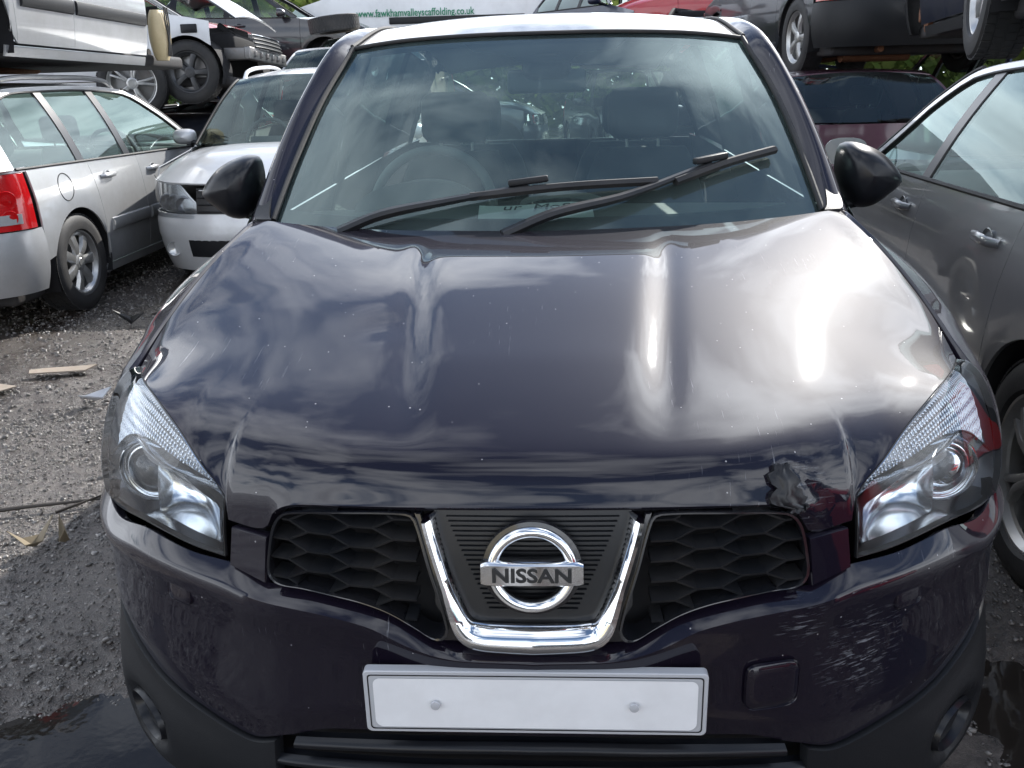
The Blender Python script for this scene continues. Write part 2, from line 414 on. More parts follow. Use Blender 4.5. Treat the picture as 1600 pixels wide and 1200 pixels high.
class MB:
    """Collects shapes into one mesh."""
    def __init__(s):
        s.v = []; s.f = []
    def add(s, verts, faces):
        k = len(s.v)
        s.v.extend([tuple(map(float, v)) for v in verts])
        s.f.extend([tuple(int(i) + k for i in f) for f in faces])
        return s
    def grid(s, G, flip=False, cu=False, cv=False):
        nv, nu, _ = G.shape
        fs = []
        for i in range(nv if cv else nv - 1):
            for j in range(nu if cu else nu - 1):
                a, b, c, d = i * nu + j, i * nu + (j + 1) % nu, ((i + 1) % nv) * nu + (j + 1) % nu, ((i + 1) % nv) * nu + j
                fs.append((d, c, b, a) if flip else (a, b, c, d))
        return s.add(G.reshape(-1, 3), fs)
    def box(s, c, size, rot=None, bev=0.0):
        hx, hy, hz = [q / 2 for q in size]
        b = min(bev, hx * .9, hy * .9, hz * .9)
        if b <= 0:
            vs = [(x, y, z) for x in (-hx, hx) for y in (-hy, hy) for z in (-hz, hz)]
            fs = [(0, 1, 3, 2), (4, 6, 7, 5), (0, 4, 5, 1), (2, 3, 7, 6), (0, 2, 6, 4), (1, 5, 7, 3)]
        else:
            bm = bmesh.new()
            bmesh.ops.create_cube(bm, size=1.0)
            for q in bm.verts:
                q.co = Vector((q.co.x * 2 * hx, q.co.y * 2 * hy, q.co.z * 2 * hz))
            bmesh.ops.bevel(bm, geom=list(bm.edges), offset=b, segments=3, profile=0.5, affect='EDGES', clamp_overlap=True)
            bm.verts.index_update()
            vs = [tuple(q.co) for q in bm.verts]; fs = [[q.index for q in f.verts] for f in bm.faces]
            bm.free()
        vs = np.array(vs)
        if rot is not None:
            m = np.array(Euler(rot).to_matrix()); vs = vs @ m.T
        return s.add(vs + V(c), fs)
    def tube(s, pts, rad, seg=8, closed=False, cap=True, squash=None):
        P = np.array(pts, float); n = len(P)
        rad = np.broadcast_to(np.array(rad, float), (n,))
        if closed:
            T = np.roll(P, -1, 0) - np.roll(P, 1, 0)
        else:
            T = np.gradient(P, axis=0)
        T = T / (np.linalg.norm(T, axis=1, keepdims=True) + 1e-12)
        up = V((0, 0, 1)) if abs(T[0][2]) < 0.9 else V((1, 0, 0))
        rings = []
        for i in range(n):
            a = np.cross(T[i], up)
            if np.linalg.norm(a) < 1e-6: a = V((1, 0, 0))
            a /= np.linalg.norm(a); b = np.cross(a, T[i])
            up = b
            th = np.arange(seg) * 2 * math.pi / seg
            sq = squash or (1, 1)
            rings.append(P[i] + rad[i] * (np.cos(th)[:, None] * a * sq[0] + np.sin(th)[:, None] * b * sq[1]))
        G = np.array(rings)
        k = len(s.v)
        s.grid(G, cu=True, cv=closed)
        if cap and not closed:
            s.f.append(tuple(k + j for j in range(seg))[::-1])
            s.f.append(tuple(k + (n - 1) * seg + j for j in range(seg)))
        return s
    def lathe(s, prof, seg=32, c=(0, 0, 0), axis='x', cap=False):
        """prof: (axial, radius) pairs."""
        th = np.arange(seg) * 2 * math.pi / seg
        G = []
        for a, r in prof:
            if axis == 'x': ring = np.stack([np.full(seg, a), r * np.cos(th), r * np.sin(th)], -1)
            elif axis == 'y': ring = np.stack([r * np.cos(th), np.full(seg, a), r * np.sin(th)], -1)
            else: ring = np.stack([r * np.cos(th), r * np.sin(th), np.full(seg, a)], -1)
            G.append(ring + V(c))
        return s.grid(np.array(G), cu=True)
    def extrude(s, outline, vec, close=True):
        """n-gon outline (k,3) swept by vec into a solid."""
        P = np.array(outline, float); n = len(P)
        fs = [tuple(range(n)), tuple(range(2 * n - 1, n - 1, -1))]
        fs += [(i, n + i, n + (i + 1) % n, (i + 1) % n) for i in range(n)]
        return s.add(np.vstack([P, P + V(vec)]), fs)
    def build(s, name, mat, parent=None, smooth=True, angle=40):
        return add_obj(name, s.v, s.f, mat, parent, smooth, angle)

def panel_geo(G, thick=0.012, gap=0.002, rd=0.002, centre=(0, 2.0, 0.6), mb=None):
    """A pressed sheet: surface grid with drawn-in, rounded, returned edges."""
    G = np.array(G, float)
    nv, nu, _ = G.shape
    nrm = grid_normals(G)
    c = V(centre)
    flip = (nrm * (G - c)).sum() < 0
    if flip: nrm = -nrm
    H = G.copy()
    for (a, b) in ((0, 1), (-1, -2)):
        d = G[b] - G[a]; H[a] = G[a] + d / (np.linalg.norm(d, axis=1, keepdims=True) + 1e-9) * gap
        d = G[:, b] - G[:, a]; H[:, a] = H[:, a] + d / (np.linalg.norm(d, axis=1, keepdims=True) + 1e-9) * gap
    idx = [(0, j) for j in range(nu)] + [(i, nu - 1) for i in range(1, nv)] + [(nv - 1, j) for j in range(nu - 2, -1, -1)] + [(i, 0) for i in range(nv - 2, 0, -1)]
    ring = np.array([H[i, j] for i, j in idx]); rn = np.array([nrm[i, j] for i, j in idx]); ro = np.array([G[i, j] - H[i, j] for i, j in idx])
    ro /= (np.linalg.norm(ro, axis=1, keepdims=True) + 1e-9)
    r2 = ring - rn * rd + ro * rd * 0.6
    r3 = ring - rn * thick + ro * rd * 0.6
    mb = mb or MB()
    base = len(mb.v)
    mb.grid(H, flip=flip)
    k = len(mb.v); m = len(idx)
    mb.v.extend([tuple(map(float, p)) for p in r2]); mb.v.extend([tuple(map(float, p)) for p in r3])
    b0 = [base + i * nu + j for i, j in idx]
    for q in range(m):
        n2 = (q + 1) % m
        f1 = (b0[q], k + q, k + n2, b0[n2]); f2 = (k + q, k + m + q, k + m + n2, k + n2)
        mb.f.append(f1 if flip is False else f1[::-1]); mb.f.append(f2 if flip is False else f2[::-1])
    return mb

def panel(name, G, mat, parent, **kw):
    return panel_geo(G, **kw).build(name, mat, parent, True, 50)

def mirror(G):
    H = np.array(G, float).copy(); H[..., 0] *= -1
    return H[:, ::-1]

def sheet(name, G, mat, parent, off=0.0, centre=(0, 2.0, 0.6), angle=60):
    G = np.array(G, float)
    n = grid_normals(G)
    flip = (n * (G - V(centre))).sum() < 0
    if flip: n = -n
    return MB().grid(G + n * off, flip=flip).build(name, mat, parent, True, angle)

def offset(G, d, centre=(0, 2.0, 0.6)):
    n = grid_normals(np.array(G, float))
    if (n * (G - V(centre))).sum() < 0: n = -n
    return G + n * d

def gsample(G, u, v):
    """bilinear point of a grid at u,v in 0..1"""
    nv, nu, _ = G.shape
    x = min(max(u, 0), 1) * (nu - 1); y = min(max(v, 0), 1) * (nv - 1)
    i = min(int(y), nv - 2); j = min(int(x), nu - 2); a = y - i; b = x - j
    return (1 - a) * ((1 - b) * G[i, j] + b * G[i, j + 1]) + a * ((1 - b) * G[i + 1, j] + b * G[i + 1, j + 1])

def subgrid(G, u0, u1, v0, v1, nu, nv):
    return np.array([[gsample(G, u, v) for u in np.linspace(u0, u1, nu)] for v in np.linspace(v0, v1, nv)])

def lathe_wheel(parent, name, loc, r=0.32, width=0.2, rim=0.21, spokes=5, style='alloy', side=1, rimmat='alloy', twin=False, steer=0.0, nuts=True):
    """wheel > tyre, rim, each spoke, hub. Axis along local x; side=+1 shows its face towards +x."""
    e = bpy.data.objects.new(name, None); COL.objects.link(e); e.parent = parent; e.location = loc
    e.rotation_euler = (0, 0, steer + (0 if side > 0 else math.pi)); e.empty_display_size = 0.1
    fill_wheel(e, r, width, rim, spokes, style, rimmat, twin)
    return e

def fill_wheel(e, r, width, rim, spokes, style, rimmat, twin):
    w = width / 2
    t = MB()
    prof = [(-w * .8, rim), (-w * .95, rim + .012), (-w, rim + (r - rim) * .45), (-w * .93, r - .02), (-w * .78, r - .004), (-w * .4, r), (0, r + .001), (w * .4, r),
            (w * .78, r - .004), (w * .93, r - .02), (w, rim + (r - rim) * .45), (w * .95, rim + .012), (w * .8, rim)]
    t.lathe(prof, 48)
    # tread blocks
    for row, x0 in enumerate((-.66, -.24, .24, .66)):
        for k in range(44):
            a = (k + (row % 2) * .5) * 2 * math.pi / 44
            t.box((x0 * w, (r - .001) * math.cos(a), (r - .001) * math.sin(a)), (w * .36, .007, r * .115), (a, 0, .0))
    t.build('tyre', 'rubber', e, True, 35)
    b = MB()
    b.lathe([(-w * .75, rim), (-w * .7, rim - .02), (w * .55, rim - .03), (w * .70, rim - .012), (w * .80, rim + .004), (w * .84, rim + .002), (w * .82, rim - .006), (w * .62, rim - .022)], 48)
    b.build('rim', rimmat, e, True, 35)
    MB().lathe([(-w * .2, rim - .02), (-w * .2, .05), (-w * .1, .0)], 32).build('brake_disc', 'steel', e)
    if style == 'steel':
        b = MB(); b.lathe([(w * .3, rim - .02), (w * .55, rim * .75), (w * .45, rim * .5), (w * .6, .06), (w * .6, 0)], 40); b.build('wheel_face', rimmat, e)
        return
    sp = None
    xs = w * .62
    for k in range(spokes):
        arms = [(-.16, -.07), (.16, .07)] if twin else [(0, 0)]
        m = MB()
        for (a_out, a_in) in arms:
            w_in, w_out = (.020, .014) if twin else (.030, .042)
            pts = []
            for rr, ang, hw, dx in ((.035, a_in, w_in, .0), (rim * .55, (a_in + a_out) / 2, (w_in + w_out) / 2 * .9, .012), (rim - .008, a_out, w_out, .0)):
                cy, cz = rr * math.cos(ang), rr * math.sin(ang)
                ty, tz = -math.sin(ang), math.cos(ang)
                pts.append([(xs + dx - .022, cy + ty * hw, cz + tz * hw), (xs + dx, cy + ty * hw * .7, cz + tz * hw * .7), (xs + dx + .004, cy, cz),
                            (xs + dx, cy - ty * hw * .7, cz - tz * hw * .7), (xs + dx - .022, cy - ty * hw, cz - tz * hw)])
            m.grid(np.array(pts).transpose(1, 0, 2))
        if sp is None:
            sp = m.build('spoke', rimmat, e, True, 50)
        else:
            c = share(sp, e)
            c.rotation_euler = (k * 2 * math.pi / spokes, 0, 0)
    MB().lathe([(xs - .02, .062), (xs + .004, .058), (xs + .012, .042), (xs + .010, .03), (xs + .014, .026), (xs + .014, 0)], 28).build('hub_cap', rimmat, e)
# ------------------------------------------------------------------ the dark aubergine crossover in the middle
CAR = thing('crossover_car', 'dark aubergine crossover with chrome V grille and scuffed bumper, filling the foreground', 'car')
PLAN = crs([(0, 0), (.2, .008), (.4, .045), (.52, .098), (.66, .183), (.77, .28), (.84, .372), (.880, .47), (.897, .58), (.902, .70)], 200)
PLAN_T = np.gradient(PLAN, axis=0); PLAN_T /= np.linalg.norm(PLAN_T, axis=1, keepdims=True)
PLAN_N = np.stack([-PLAN_T[:, 1], PLAN_T[:, 0]], -1)          # inward
OFZ = smooth_f([.12, .20, .30, .38, .5, .6, .7, .84, .9], [.04, .008, .0, .0, 0, .002, .019, .058, .10])
def FP(x, z, off=0.0):
    """point of the front skin at half-width station x (plan), height z, pushed in by off"""
    s = np.interp(abs(x), PLAN[:, 0], np.arange(len(PLAN)))
    i = int(min(s, len(PLAN) - 2)); a = s - i
    p = PLAN[i] * (1 - a) + PLAN[i + 1] * a; n = PLAN_N[i]
    q = p + n * (float(OFZ(z)) + off)
    return V((q[0] if x >= 0 else -q[0], q[1], z))

CZ = smooth_f([.03, .06, .10, .2, .4, .7, 1.02, 1.25], [.840, .854, .874, .906, .952, 1.014, 1.060, 1.086])
KA = smooth_f([0, .3, .5, .66, .77, .89, 1.0, 1.15, 1.3], [.09, .088, .085, .070, .050, .030, .016, .008, .006])
def HZ(x, y):
    """bonnet skin height"""
    ax = abs(x)
    ridge_x = .165 + .10 * np.clip((y - .1) / .9, 0, 1)
    s = 1 / (1 + math.exp(-(ridge_x - ax) / .012))
    bul = .011 * s * min(1, max(0, (y - .10) / .25)) * min(1, max(0, (1.02 - y) / .2))
    groove = -.004 * math.exp(-((ax - ridge_x - .035) / .026) ** 2) * min(1, max(0, (y - .12) / .2)) * min(1, max(0, (.98 - y) / .15))
    yf = np.interp(ax, PLAN[:, 0], PLAN[:, 1]) + .02
    nose = .045 * math.exp(-max(0, y - yf) / .055) * np.clip((ax - .28) / .25, 0, 1) ** 1.5
    return float(CZ(y)) - float(KA(y)) * (ax / .785) ** 2.7 + bul + groove - nose

# front edge of the bonnet, centre -> grille corner -> lamp corner -> lamp tip (x, y, z)
LIP = [(0, .052, .806), (.10, .053, .806), (.20, .058, .805), (.30, .071, .801), (.375, .087, .794), (.405, .096, .778), (.421, .100, .750), (.445, .108, .745), (.492, .128, .748)]
LAMP_TOP = [(.497, .138, .787), (.515, .152, .806), (.545, .178, .826), (.60, .238, .862), (.665, .312, .890), (.73, .402, .899), (.785, .512, .890)]
EDGE = [(.785, .512, .890), (.792, .66, .935), (.783, .77, .974), (.768, .89, 1.015), (.752, 1.0, 1.048), (.737, 1.16, 1.078)]
COWL = [(0, 1.035, 1.058), (.2, 1.043, 1.060), (.4, 1.066, 1.063), (.58, 1.108, 1.070), (.69, 1.145, 1.076), (.737, 1.16, 1.078)]

front = np.vstack([crs(LIP, 46)[:-1], crs([LIP[-1], LAMP_TOP[0]], 4)[:-1], crs(LAMP_TOP, 26)])
nb = len(front)
frac = np.concatenate([[0], np.cumsum(np.linalg.norm(np.diff(front[:, :2], axis=0), axis=1))]); frac /= frac[-1]
cowl_d = crs(COWL, 200)
cs = np.linspace(0, 1, 200)
cowl = np.stack([np.interp(frac, cs, cowl_d[:, k]) for k in range(3)], -1)
nv = 44
vv = np.concatenate([[0, .0015, .0035, .006, .009, .013, .018, .024, .031, .04, .05, .062, .078], np.linspace(.10, 1, nv - 11)])
edge = crs(EDGE, 200)
edge_v = np.stack([np.interp(vv, np.linspace(0, 1, 200), edge[:, k]) for k in range(3)], -1)
Gh = np.zeros((len(vv), nb, 3))
jl = nb - 26; fl = frac[jl]; a_end = max(.05, HZ(*front[jl][:2]) - front[jl][2])
for i, v in enumerate(vv):
    for j in range(nb):
        p = front[j] * (1 - v) + cowl[j] * v
        ub = frac[j] ** 6
        lin = front[-1] * (1 - v) + cowl[-1] * v
        x, y = p[0] + (edge_v[i][0] - lin[0]) * ub, p[1] + (edge_v[i][1] - lin[1]) * ub
        z = HZ(x, y)
        d0 = math.hypot(x - front[j][0], y - front[j][1]); d1 = math.hypot(x - cowl[j][0], y - cowl[j][1])
        corr = front[j][2] - HZ(*front[j][:2])
        a0 = float(np.interp(frac[j], [.0, fl * .55, fl], [.050, .050, a_end])) if j < jl else .2
        rnd = -min(max(-corr, 0), a0); rest = corr - rnd
        lam1 = float(np.interp(frac[j], [0, fl * .55, fl, fl + .2], [.018, .019, .034, .05]))
        lam2 = .006 if j < jl else .08
        z += rnd * math.exp(-(d0 / lam1) ** 1.35) + rest * math.exp(-(d0 / lam2) ** 1.2) + (cowl[j][2] - HZ(*cowl[j][:2])) * math.exp(-(d1 / .12) ** 1.5)
        if frac[j] > .93:
            a = (frac[j] - .93) / .07
            z = z * (1 - a) + edge_v[i][2] * a
        Gh[i, j] = (x, y, z)
# panel beating waves and a crumpled offside corner
Gf = np.concatenate([mirror(Gh), Gh[:, 1:]], axis=1)
for i in range(Gf.shape[0]):
    for j in range(Gf.shape[1]):
        x, y, z = Gf[i, j]
        wv = .0003 * math.sin(9 * x + 3 * y) * math.sin(7 * y + 2 * x + 1) + .00008 * math.sin(23 * x + 1.3) * math.sin(19 * y)
        fade = min(1, y / .25) * min(1, (.80 - abs(x)) / .1)
        Gf[i, j, 2] += wv * max(fade, 0) - .0025 * math.exp(-(((x + .30) / .05) ** 2 + ((y - .50) / .05) ** 2))
        if x > 0:
            cd = math.exp(-(((x - .41) / .032) ** 2 + ((y - .105) / .030) ** 2))
            Gf[i, j, 2] -= cd * (.008 + .004 * math.sin(x * 110) * math.cos(y * 120 + x * 50))
            Gf[i, j, 1] += cd * .004 * math.sin(x * 90 + z * 110)
panel('bonnet', Gf, 'aubergine', CAR, thick=.02, gap=.0025, rd=.003)

# torn, blackened corner of the bonnet lip
r_ = np.random.default_rng(3)
tg_ = []
for q, z in enumerate(np.linspace(.785, .852, 12)):
    x0_, x1_ = .362 + .014 * r_.random() + (.03 if q < 2 else 0), .418 + .016 * r_.random() - .022 * (q / 11)
    tg_.append([FP(x, z + .004 * r_.random(), -.003 + .0022 * r_.random() - (.004 if .3 < (x - x0_) / (x1_ - x0_) < .6 else 0)) + V((0, .006 * max(0, z - .83) / .02, 0)) for x in np.linspace(x0_, x1_, 12)])
panel('torn_lip', np.array(tg_), 'satin_black', CAR, thick=.012, gap=0, rd=.001)
# ---- grille opening
CH = (0, 2.0, .6)
GB = [(.428, .668), (.36, .669), (.306, .664), (.25, .655), (.215, .645), (.175, .624), (.142, .607), (.10, .600), (0, .599)]
gb = [FP(x, z) for x, z in GB]
# dark cavity behind the mesh
cav = np.array([[FP(x, z, .075) for x in np.linspace(-.43, .43, 30)] for z in np.linspace(.56, .83, 8)])
sheet('grille_cavity', cav, 'liner', CAR)
# surround: return lip round both mesh halves
def mesh_outline(n=90):
    o = [FP(.415, .762), FP(.404, .780), FP(.388, .788), FP(.30, .797), FP(.19, .801), FP(.178, .793), FP(.155, .72), FP(.128, .628), FP(.135, .613), FP(.150, .612), FP(.180, .630),
         FP(.22, .650), FP(.262, .662), FP(.31, .669), (FP(.36, .674)), FP(.405, .676), FP(.421, .690), FP(.421, .725)]
    return crs(o, n, closed=True)
half_grilles = []
for s in (1, -1):
    ol = mesh_outline(); ol = ol[:-1] * V((s, 1, 1))
    c = ol.mean(0)
    G = []
    for (sc, dy) in ((1.0, .0), (1.0, -.006), (.972, -.006), (.960, .0), (.955, .035)):
        q = c + (ol - c) * sc; q[:, 1] = ol[:, 1] * sc + (1 - sc) * c[1] + dy + .004
        G.append(q)
    hg = MB().grid(np.array(G), cu=True).build('grille_frame', 'gloss_black', CAR)
    half_grilles.append(hg)
    # hexagon mesh: slats stepping from cell to cell
    def inside(x, z):
        ax = abs(x)
        lo = np.interp(ax, [.13, .142, .18, .22, .262, .31, .42], [.615, .612, .630, .650, .662, .669, .682])
        hi = np.interp(ax, [.13, .155, .180, .30, .39, .415], [.63, .72, .797, .797, .787, .760])
        return lo < z < hi and ax < .42
    k = 0
    cols = [.165, .235, .305, .375, .445]
    pitch = .030
    for ci in range(len(cols) - 1):
        xa, xb = cols[ci], cols[ci + 1]
        sh = (ci % 2) * pitch / 2
        for q in range(-1, 8):
            z = .610 + q * pitch + sh
            # a horizontal slat, then the diagonal up and down to the neighbours
            runs = [((xa + .012, z), (xb - .022, z)), ((xb - .022, z), (xb + .012, z + pitch / 2)), ((xb - .022, z), (xb + .012, z - pitch / 2))]
            for (p0, p1) in runs:
                n = 7
                pts = []
                for t in np.linspace(0, 1, n):
                    x, zz = p0[0] * (1 - t) + p1[0] * t, p0[1] * (1 - t) + p1[1] * t
                    if inside(x, zz): pts.append((x, zz))
                if len(pts) < 2: continue
                prof = []
                for x, zz in pts:
                    b = FP(x, zz, .004); bb = FP(x, zz, .034)
                    hz = .0032
                    prof.append([b + V((0, 0, -hz * .6)), b + V((0, -.001, hz * .6)), bb + V((0, 0, hz + .005)), bb + V((0, 0, -hz + .002))])
                g = np.array(prof) * V((s, 1, 1))
                MB().grid(g.transpose(1, 0, 2), cv=True).build('grille_slat', 'mesh_black', CAR, True, 30)
                k += 1
# centre: black ribbed field behind the badge and the chrome V
fld = np.array([[FP(x * (1 if z > .66 else .75 + .25 * (z - .60) / .06), z, .016) for x in np.linspace(-.15, .15, 16)] for z in np.linspace(.602, .803, 40)])
fo = sheet('badge_field', fld, 'mesh_black', CAR)
for k in range(20):
    z = .655 + k * .0072
    hw = .060 + .075 * (z - .64) / .16
    rib = np.array([[FP(x, z + dz, of) for x in np.linspace(-hw, hw, 9)] for dz, of in ((-.0022, .016), (-.0012, .012), (.0012, .012), (.0022, .016))])
    MB().grid(rib).build('rib', 'mesh_black', fo, True, 30)
# chrome V: swept section along the path
vp = [(-.156, .797), (-.150, .775), (-.128, .705), (-.109, .648), (-.098, .630), (-.080, .622), (-.045, .619), (0, .618), (.045, .619), (.080, .622), (.098, .630), (.109, .648), (.128, .705), (.150, .775), (.156, .797)]
vp = crs(vp, 90)
tv = np.gradient(vp, axis=0); tv /= np.linalg.norm(tv, axis=1, keepdims=True)
nvv = np.stack([-tv[:, 1], tv[:, 0]], -1)      # towards the inside of the V
Gv = []
for i in range(len(vp)):
    t = abs(i / (len(vp) - 1) - .5) * 2
    wd = .0105 if t > .62 else np.interp(t, [0, .3, .62], [.0205, .0195, .0105])
    sec = []
    for a, o in ((-1.0, .016), (-1.0, -.010), (-.82, -.016), (-.2, -.019), (.45, -.012), (.9, .0), (1.0, .010), (1.0, .020)):
        p = vp[i] + nvv[i] * a * wd
        sec.append(FP(p[0], p[1], o))
    Gv.append(sec)
Gv = np.array(Gv)
mvb = MB().grid(Gv.transpose(1, 0, 2))
for e_ in (0, -1):
    mvb.add(Gv[e_], [tuple(range(8))])
mvb.build('chrome_v', 'chrome', CAR, True, 50)
# dark filler strips either side of the V
for s in (1, -1):
    a = [FP(s * x, z, .006) for x, z in ((.1695, .800), (.142, .705), (.121, .640), (.108, .606))]
    b = [FP(s * x, z, .006) for x, z in ((.182, .800), (.157, .715), (.131, .632), (.138, .606))]
    panel('grille_strip', coons(crs(a, 16), crs(b, 16), None, 4), 'gloss_black', CAR, thick=.02)

# badge: ring and nameplate bar
bc = FP(0, .7315)
tilt = .30
def B3(x, z, d):      # badge plane coordinates -> world
    return V((x, bc[1] - .010 + z * math.tan(tilt) * .62 - d, bc[2] + z))
th = np.linspace(0, 2 * math.pi, 73)[:-1]
Gr = []
for rr, d in ((.066, 0), (.0665, .010), (.0640, .0135), (.0585, .014), (.0535, .0125), (.0505, .008), (.0505, 0)):
    Gr.append([B3(rr * math.cos(a), rr * .945 * math.sin(a), d) for a in th])
bd = MB().grid(np.array(Gr), cu=True).build('badge_ring', 'chrome', CAR, True, 50)
Gr = [[B3(rr * math.cos(a), rr * .945 * math.sin(a), d) for a in th] for rr, d in ((.073, -.004), (.073, .004), (.0665, .005), (.0655, .002))]
MB().grid(np.array(Gr), cu=True).build('ring_surround', 'gloss_black', bd)
bar = []
for x in np.linspace(-.0745, .0745, 24):
    e_ = min(1, (.0745 - abs(x)) / .004)
    hz = .0165 * (.86 + .14 * e_); dd = .0225 - .10 * x * x * 8 * .5
    bar.append([B3(x, -hz - .002, 0), B3(x, -hz - .002, dd - .003), B3(x, -hz * .86 - .002, dd), B3(x, hz * .86 - .002, dd), B3(x, hz - .002, dd - .003), B3(x, hz - .002, 0)])
bar = np.array(bar)
mb = MB().grid(bar.transpose(1, 0, 2))
mb.add(bar[0], [tuple(range(6))]); mb.add(bar[-1], [tuple(range(6))[::-1]])
nb_ = mb.build('nameplate_bar', 'chrome', CAR, True, 40)

def text_obj(name, body, size, mat, parent, loc, rot, ext=0.0006, sx=1.0, bold=0.0, shear=0.0):
    cu = bpy.data.curves.new(name, 'FONT')
    cu.body = body; cu.size = size; cu.extrude = ext; cu.offset = bold; cu.shear = shear
    cu.align_x = 'CENTER'; cu.align_y = 'CENTER'; cu.resolution_u = 3
    to = bpy.data.objects.new(name, cu); COL.objects.link(to)
    dg = bpy.context.evaluated_depsgraph_get()
    me = bpy.data.meshes.new_from_object(to.evaluated_get(dg))
    bpy.data.objects.remove(to)
    me.materials.clear(); me.materials.append(M[mat])
    o = bpy.data.objects.new(name, me); COL.objects.link(o)
    o.parent = parent; o.location = loc; o.rotation_euler = rot; o.scale = (sx, 1, 1)
    return o
text_obj('lettering', 'NISSAN', .0285, 'mesh_black', nb_, B3(0, -.002, .0232), (R(90) - math.atan(math.tan(tilt) * .62), 0, 0), .0006, 1.22, .0009)

# ---- bumper: skin from the grille / lamp line down to the black chin
TOPB = [(0, .597), (.10, .597), (.142, .603), (.175, .620), (.215, .641), (.25, .650), (.306, .659), (.36, .664), (.43, .664), (.505, .680), (.58, .677), (.69, .682), (.79, .664), (.84, .672), (.87, .684), (.9015, .690)]
RIDGE = [(0, .580), (.10, .582), (.142, .588), (.19, .604), (.25, .630), (.306, .640), (.36, .645), (.43, .648), (.505, .654), (.58, .655), (.69, .650), (.79, .632), (.84, .637), (.87, .645), (.9015, .65)]
BOT = [(0, .432), (.2, .430), (.33, .418), (.42, .385), (.50, .356), (.60, .368), (.70, .385), (.78, .412), (.84, .44), (.875, .462), (.9015, .47)]
tf = smooth_f(*zip(*TOPB)); rf = smooth_f(*zip(*RIDGE)); bf = smooth_f(*zip(*BOT))
xs = np.concatenate([np.linspace(0, .5, 40)[:-1], np.linspace(.5, .80, 26)[:-1], PLAN[np.searchsorted(PLAN[:, 0], .80):, 0][::3], [.90159]])
def bump_grid(s):
    G = []
    for k in range(22):
        row = []
        for x in xs:
            zt, zr, zb = float(tf(x)), float(rf(x)), float(bf(x))
            rec = np.interp(x, [0, .40, .50, .6, .9015], [.020, .020, .016, .012, .006])
            if k <= 5:
                t = k / 5; z = zt + (zr - zt) * t; off = rec * (1 - t) ** 1.3
                off -= .010 * t
            else:
                t = (k - 5) / 16; z = zr + (zb - zr) * t
                off = -.010 * math.exp(-(t / .16) ** 2) + .010 * math.sin(math.pi * t) * .5 + .012 * max(0, t - .8) / .2
            if x > .27 and s > 0:      # plate plinth / tow-eye flap dents on one side
                off += .0025 * math.exp(-(((x - .47) / .07) ** 2 + ((z - .57) / .05) ** 2))
            row.append(FP(x, z, off))
        G.append(row)
    return np.array(G) * V((s, 1, 1))
gR = bump_grid(1); gL = bump_grid(-1)
GBm = np.concatenate([gL[:, ::-1], gR[:, 1:]], axis=1)
bumper = panel('front_bumper', GBm, 'aubergine', CAR, thick=.02, gap=.001, rd=.003)
# pillars between grille and lamp
for s in (1, -1):
    l = [FP(.430, z, .006) for z in (.668, .70, .741)]
    r = [FP(.4985, z, .004) for z in (.682, .71, .744)]
    g = coons(crs([l[0], r[0]], 10), crs([l[-1], r[-1]], 10), crs(l, 10), crs(r, 10)) * V((s, 1, 1))
    panel('bumper_pillar', g, 'aubergine', CAR, thick=.025, gap=.001, rd=.003)
# headlamp washer cap outline and tow eye cover
for s, x0, z0, wx, wz in ((-1, .60, .615, .025, .026), (1, .60, .615, .025, .026), (1, .365, .515, .042, .040)):
    pts = []
    for a in np.linspace(0, 2 * math.pi, 41)[:-1]:
        cx_, sz_ = abs(math.cos(a)) ** .4 * np.sign(math.cos(a)), abs(math.sin(a)) ** .4 * np.sign(math.sin(a))
        pts.append((x0 + wx * cx_, z0 + wz * sz_))
    ring = [np.array([FP(x0 + (x - x0) * k_, z0 + (z - z0) * k_, o_ - .0035) for x, z in pts]) for k_, o_ in ((1.05, .004), (1.025, .0002), (1.0, .0022), (.97, .0006), (.6, .0002), (.02, .0))]
    MB().grid(np.array(ring) * V((s, 1, 1)), cu=True).build('blanking_cap', 'aubergine', bumper, True, 60)

# black chin with fog-lamp blanks and the lower intake
CB = smooth_f([0, .45, .70, .83, .9015], [.15, .15, .15, .16, .19])
def chin(s):
    G = []
    xc = np.concatenate([np.linspace(.44, .80, 30)[:-1], PLAN[np.searchsorted(PLAN[:, 0], .80):, 0][::3], [.90159]])
    for k in range(20):
        t = k / 19
        row = []
        for x in xc:
            zt = float(bf(x)) - .004; zb = float(CB(x))
            z = zt + (zb - zt) * t
            off = .004 - .006 * math.sin(math.pi * min(1, t * 1.3)) + .02 * max(0, t - .85) / .15
            off -= .022 * min(1, max(0, (x - .52) / .2)) * min(1, max(0, t - .1) * 1.6)
            d = ((x - .755) / .058) ** 2 + ((z - .262) / .052) ** 2
            off += .022 / (1 + math.exp((d - 1) * 9))
            row.append(FP(x, z, off))
        G.append(row)
    return np.array(G) * V((s, 1, 1))
for s in (1, -1):
    ch = panel('chin_trim', chin(s), 'trim', CAR, thick=.02, gap=.001, rd=.003)
    # fog lamp blank
    ring = []
    for rr, oo in ((1.0, .006), (.93, -.004), (.80, .012), (.78, .020), (.45, .022), (.02, .020)):
        ring.append([FP(.755 + .052 * rr * math.cos(a), .262 + .047 * rr * math.sin(a), oo - .009) for a in np.linspace(0, 2 * math.pi, 37)[:-1]])
    MB().grid(np.array(ring) * V((s, 1, 1)), cu=True).build('fog_lamp_cover', 'satin_black', ch, True, 50)
intake = np.array([[FP(x, z, .07) for x in np.linspace(-.5, .5, 30)] for z in np.linspace(.20, .45, 6)])
sheet('intake_cavity', intake, 'liner', CAR)
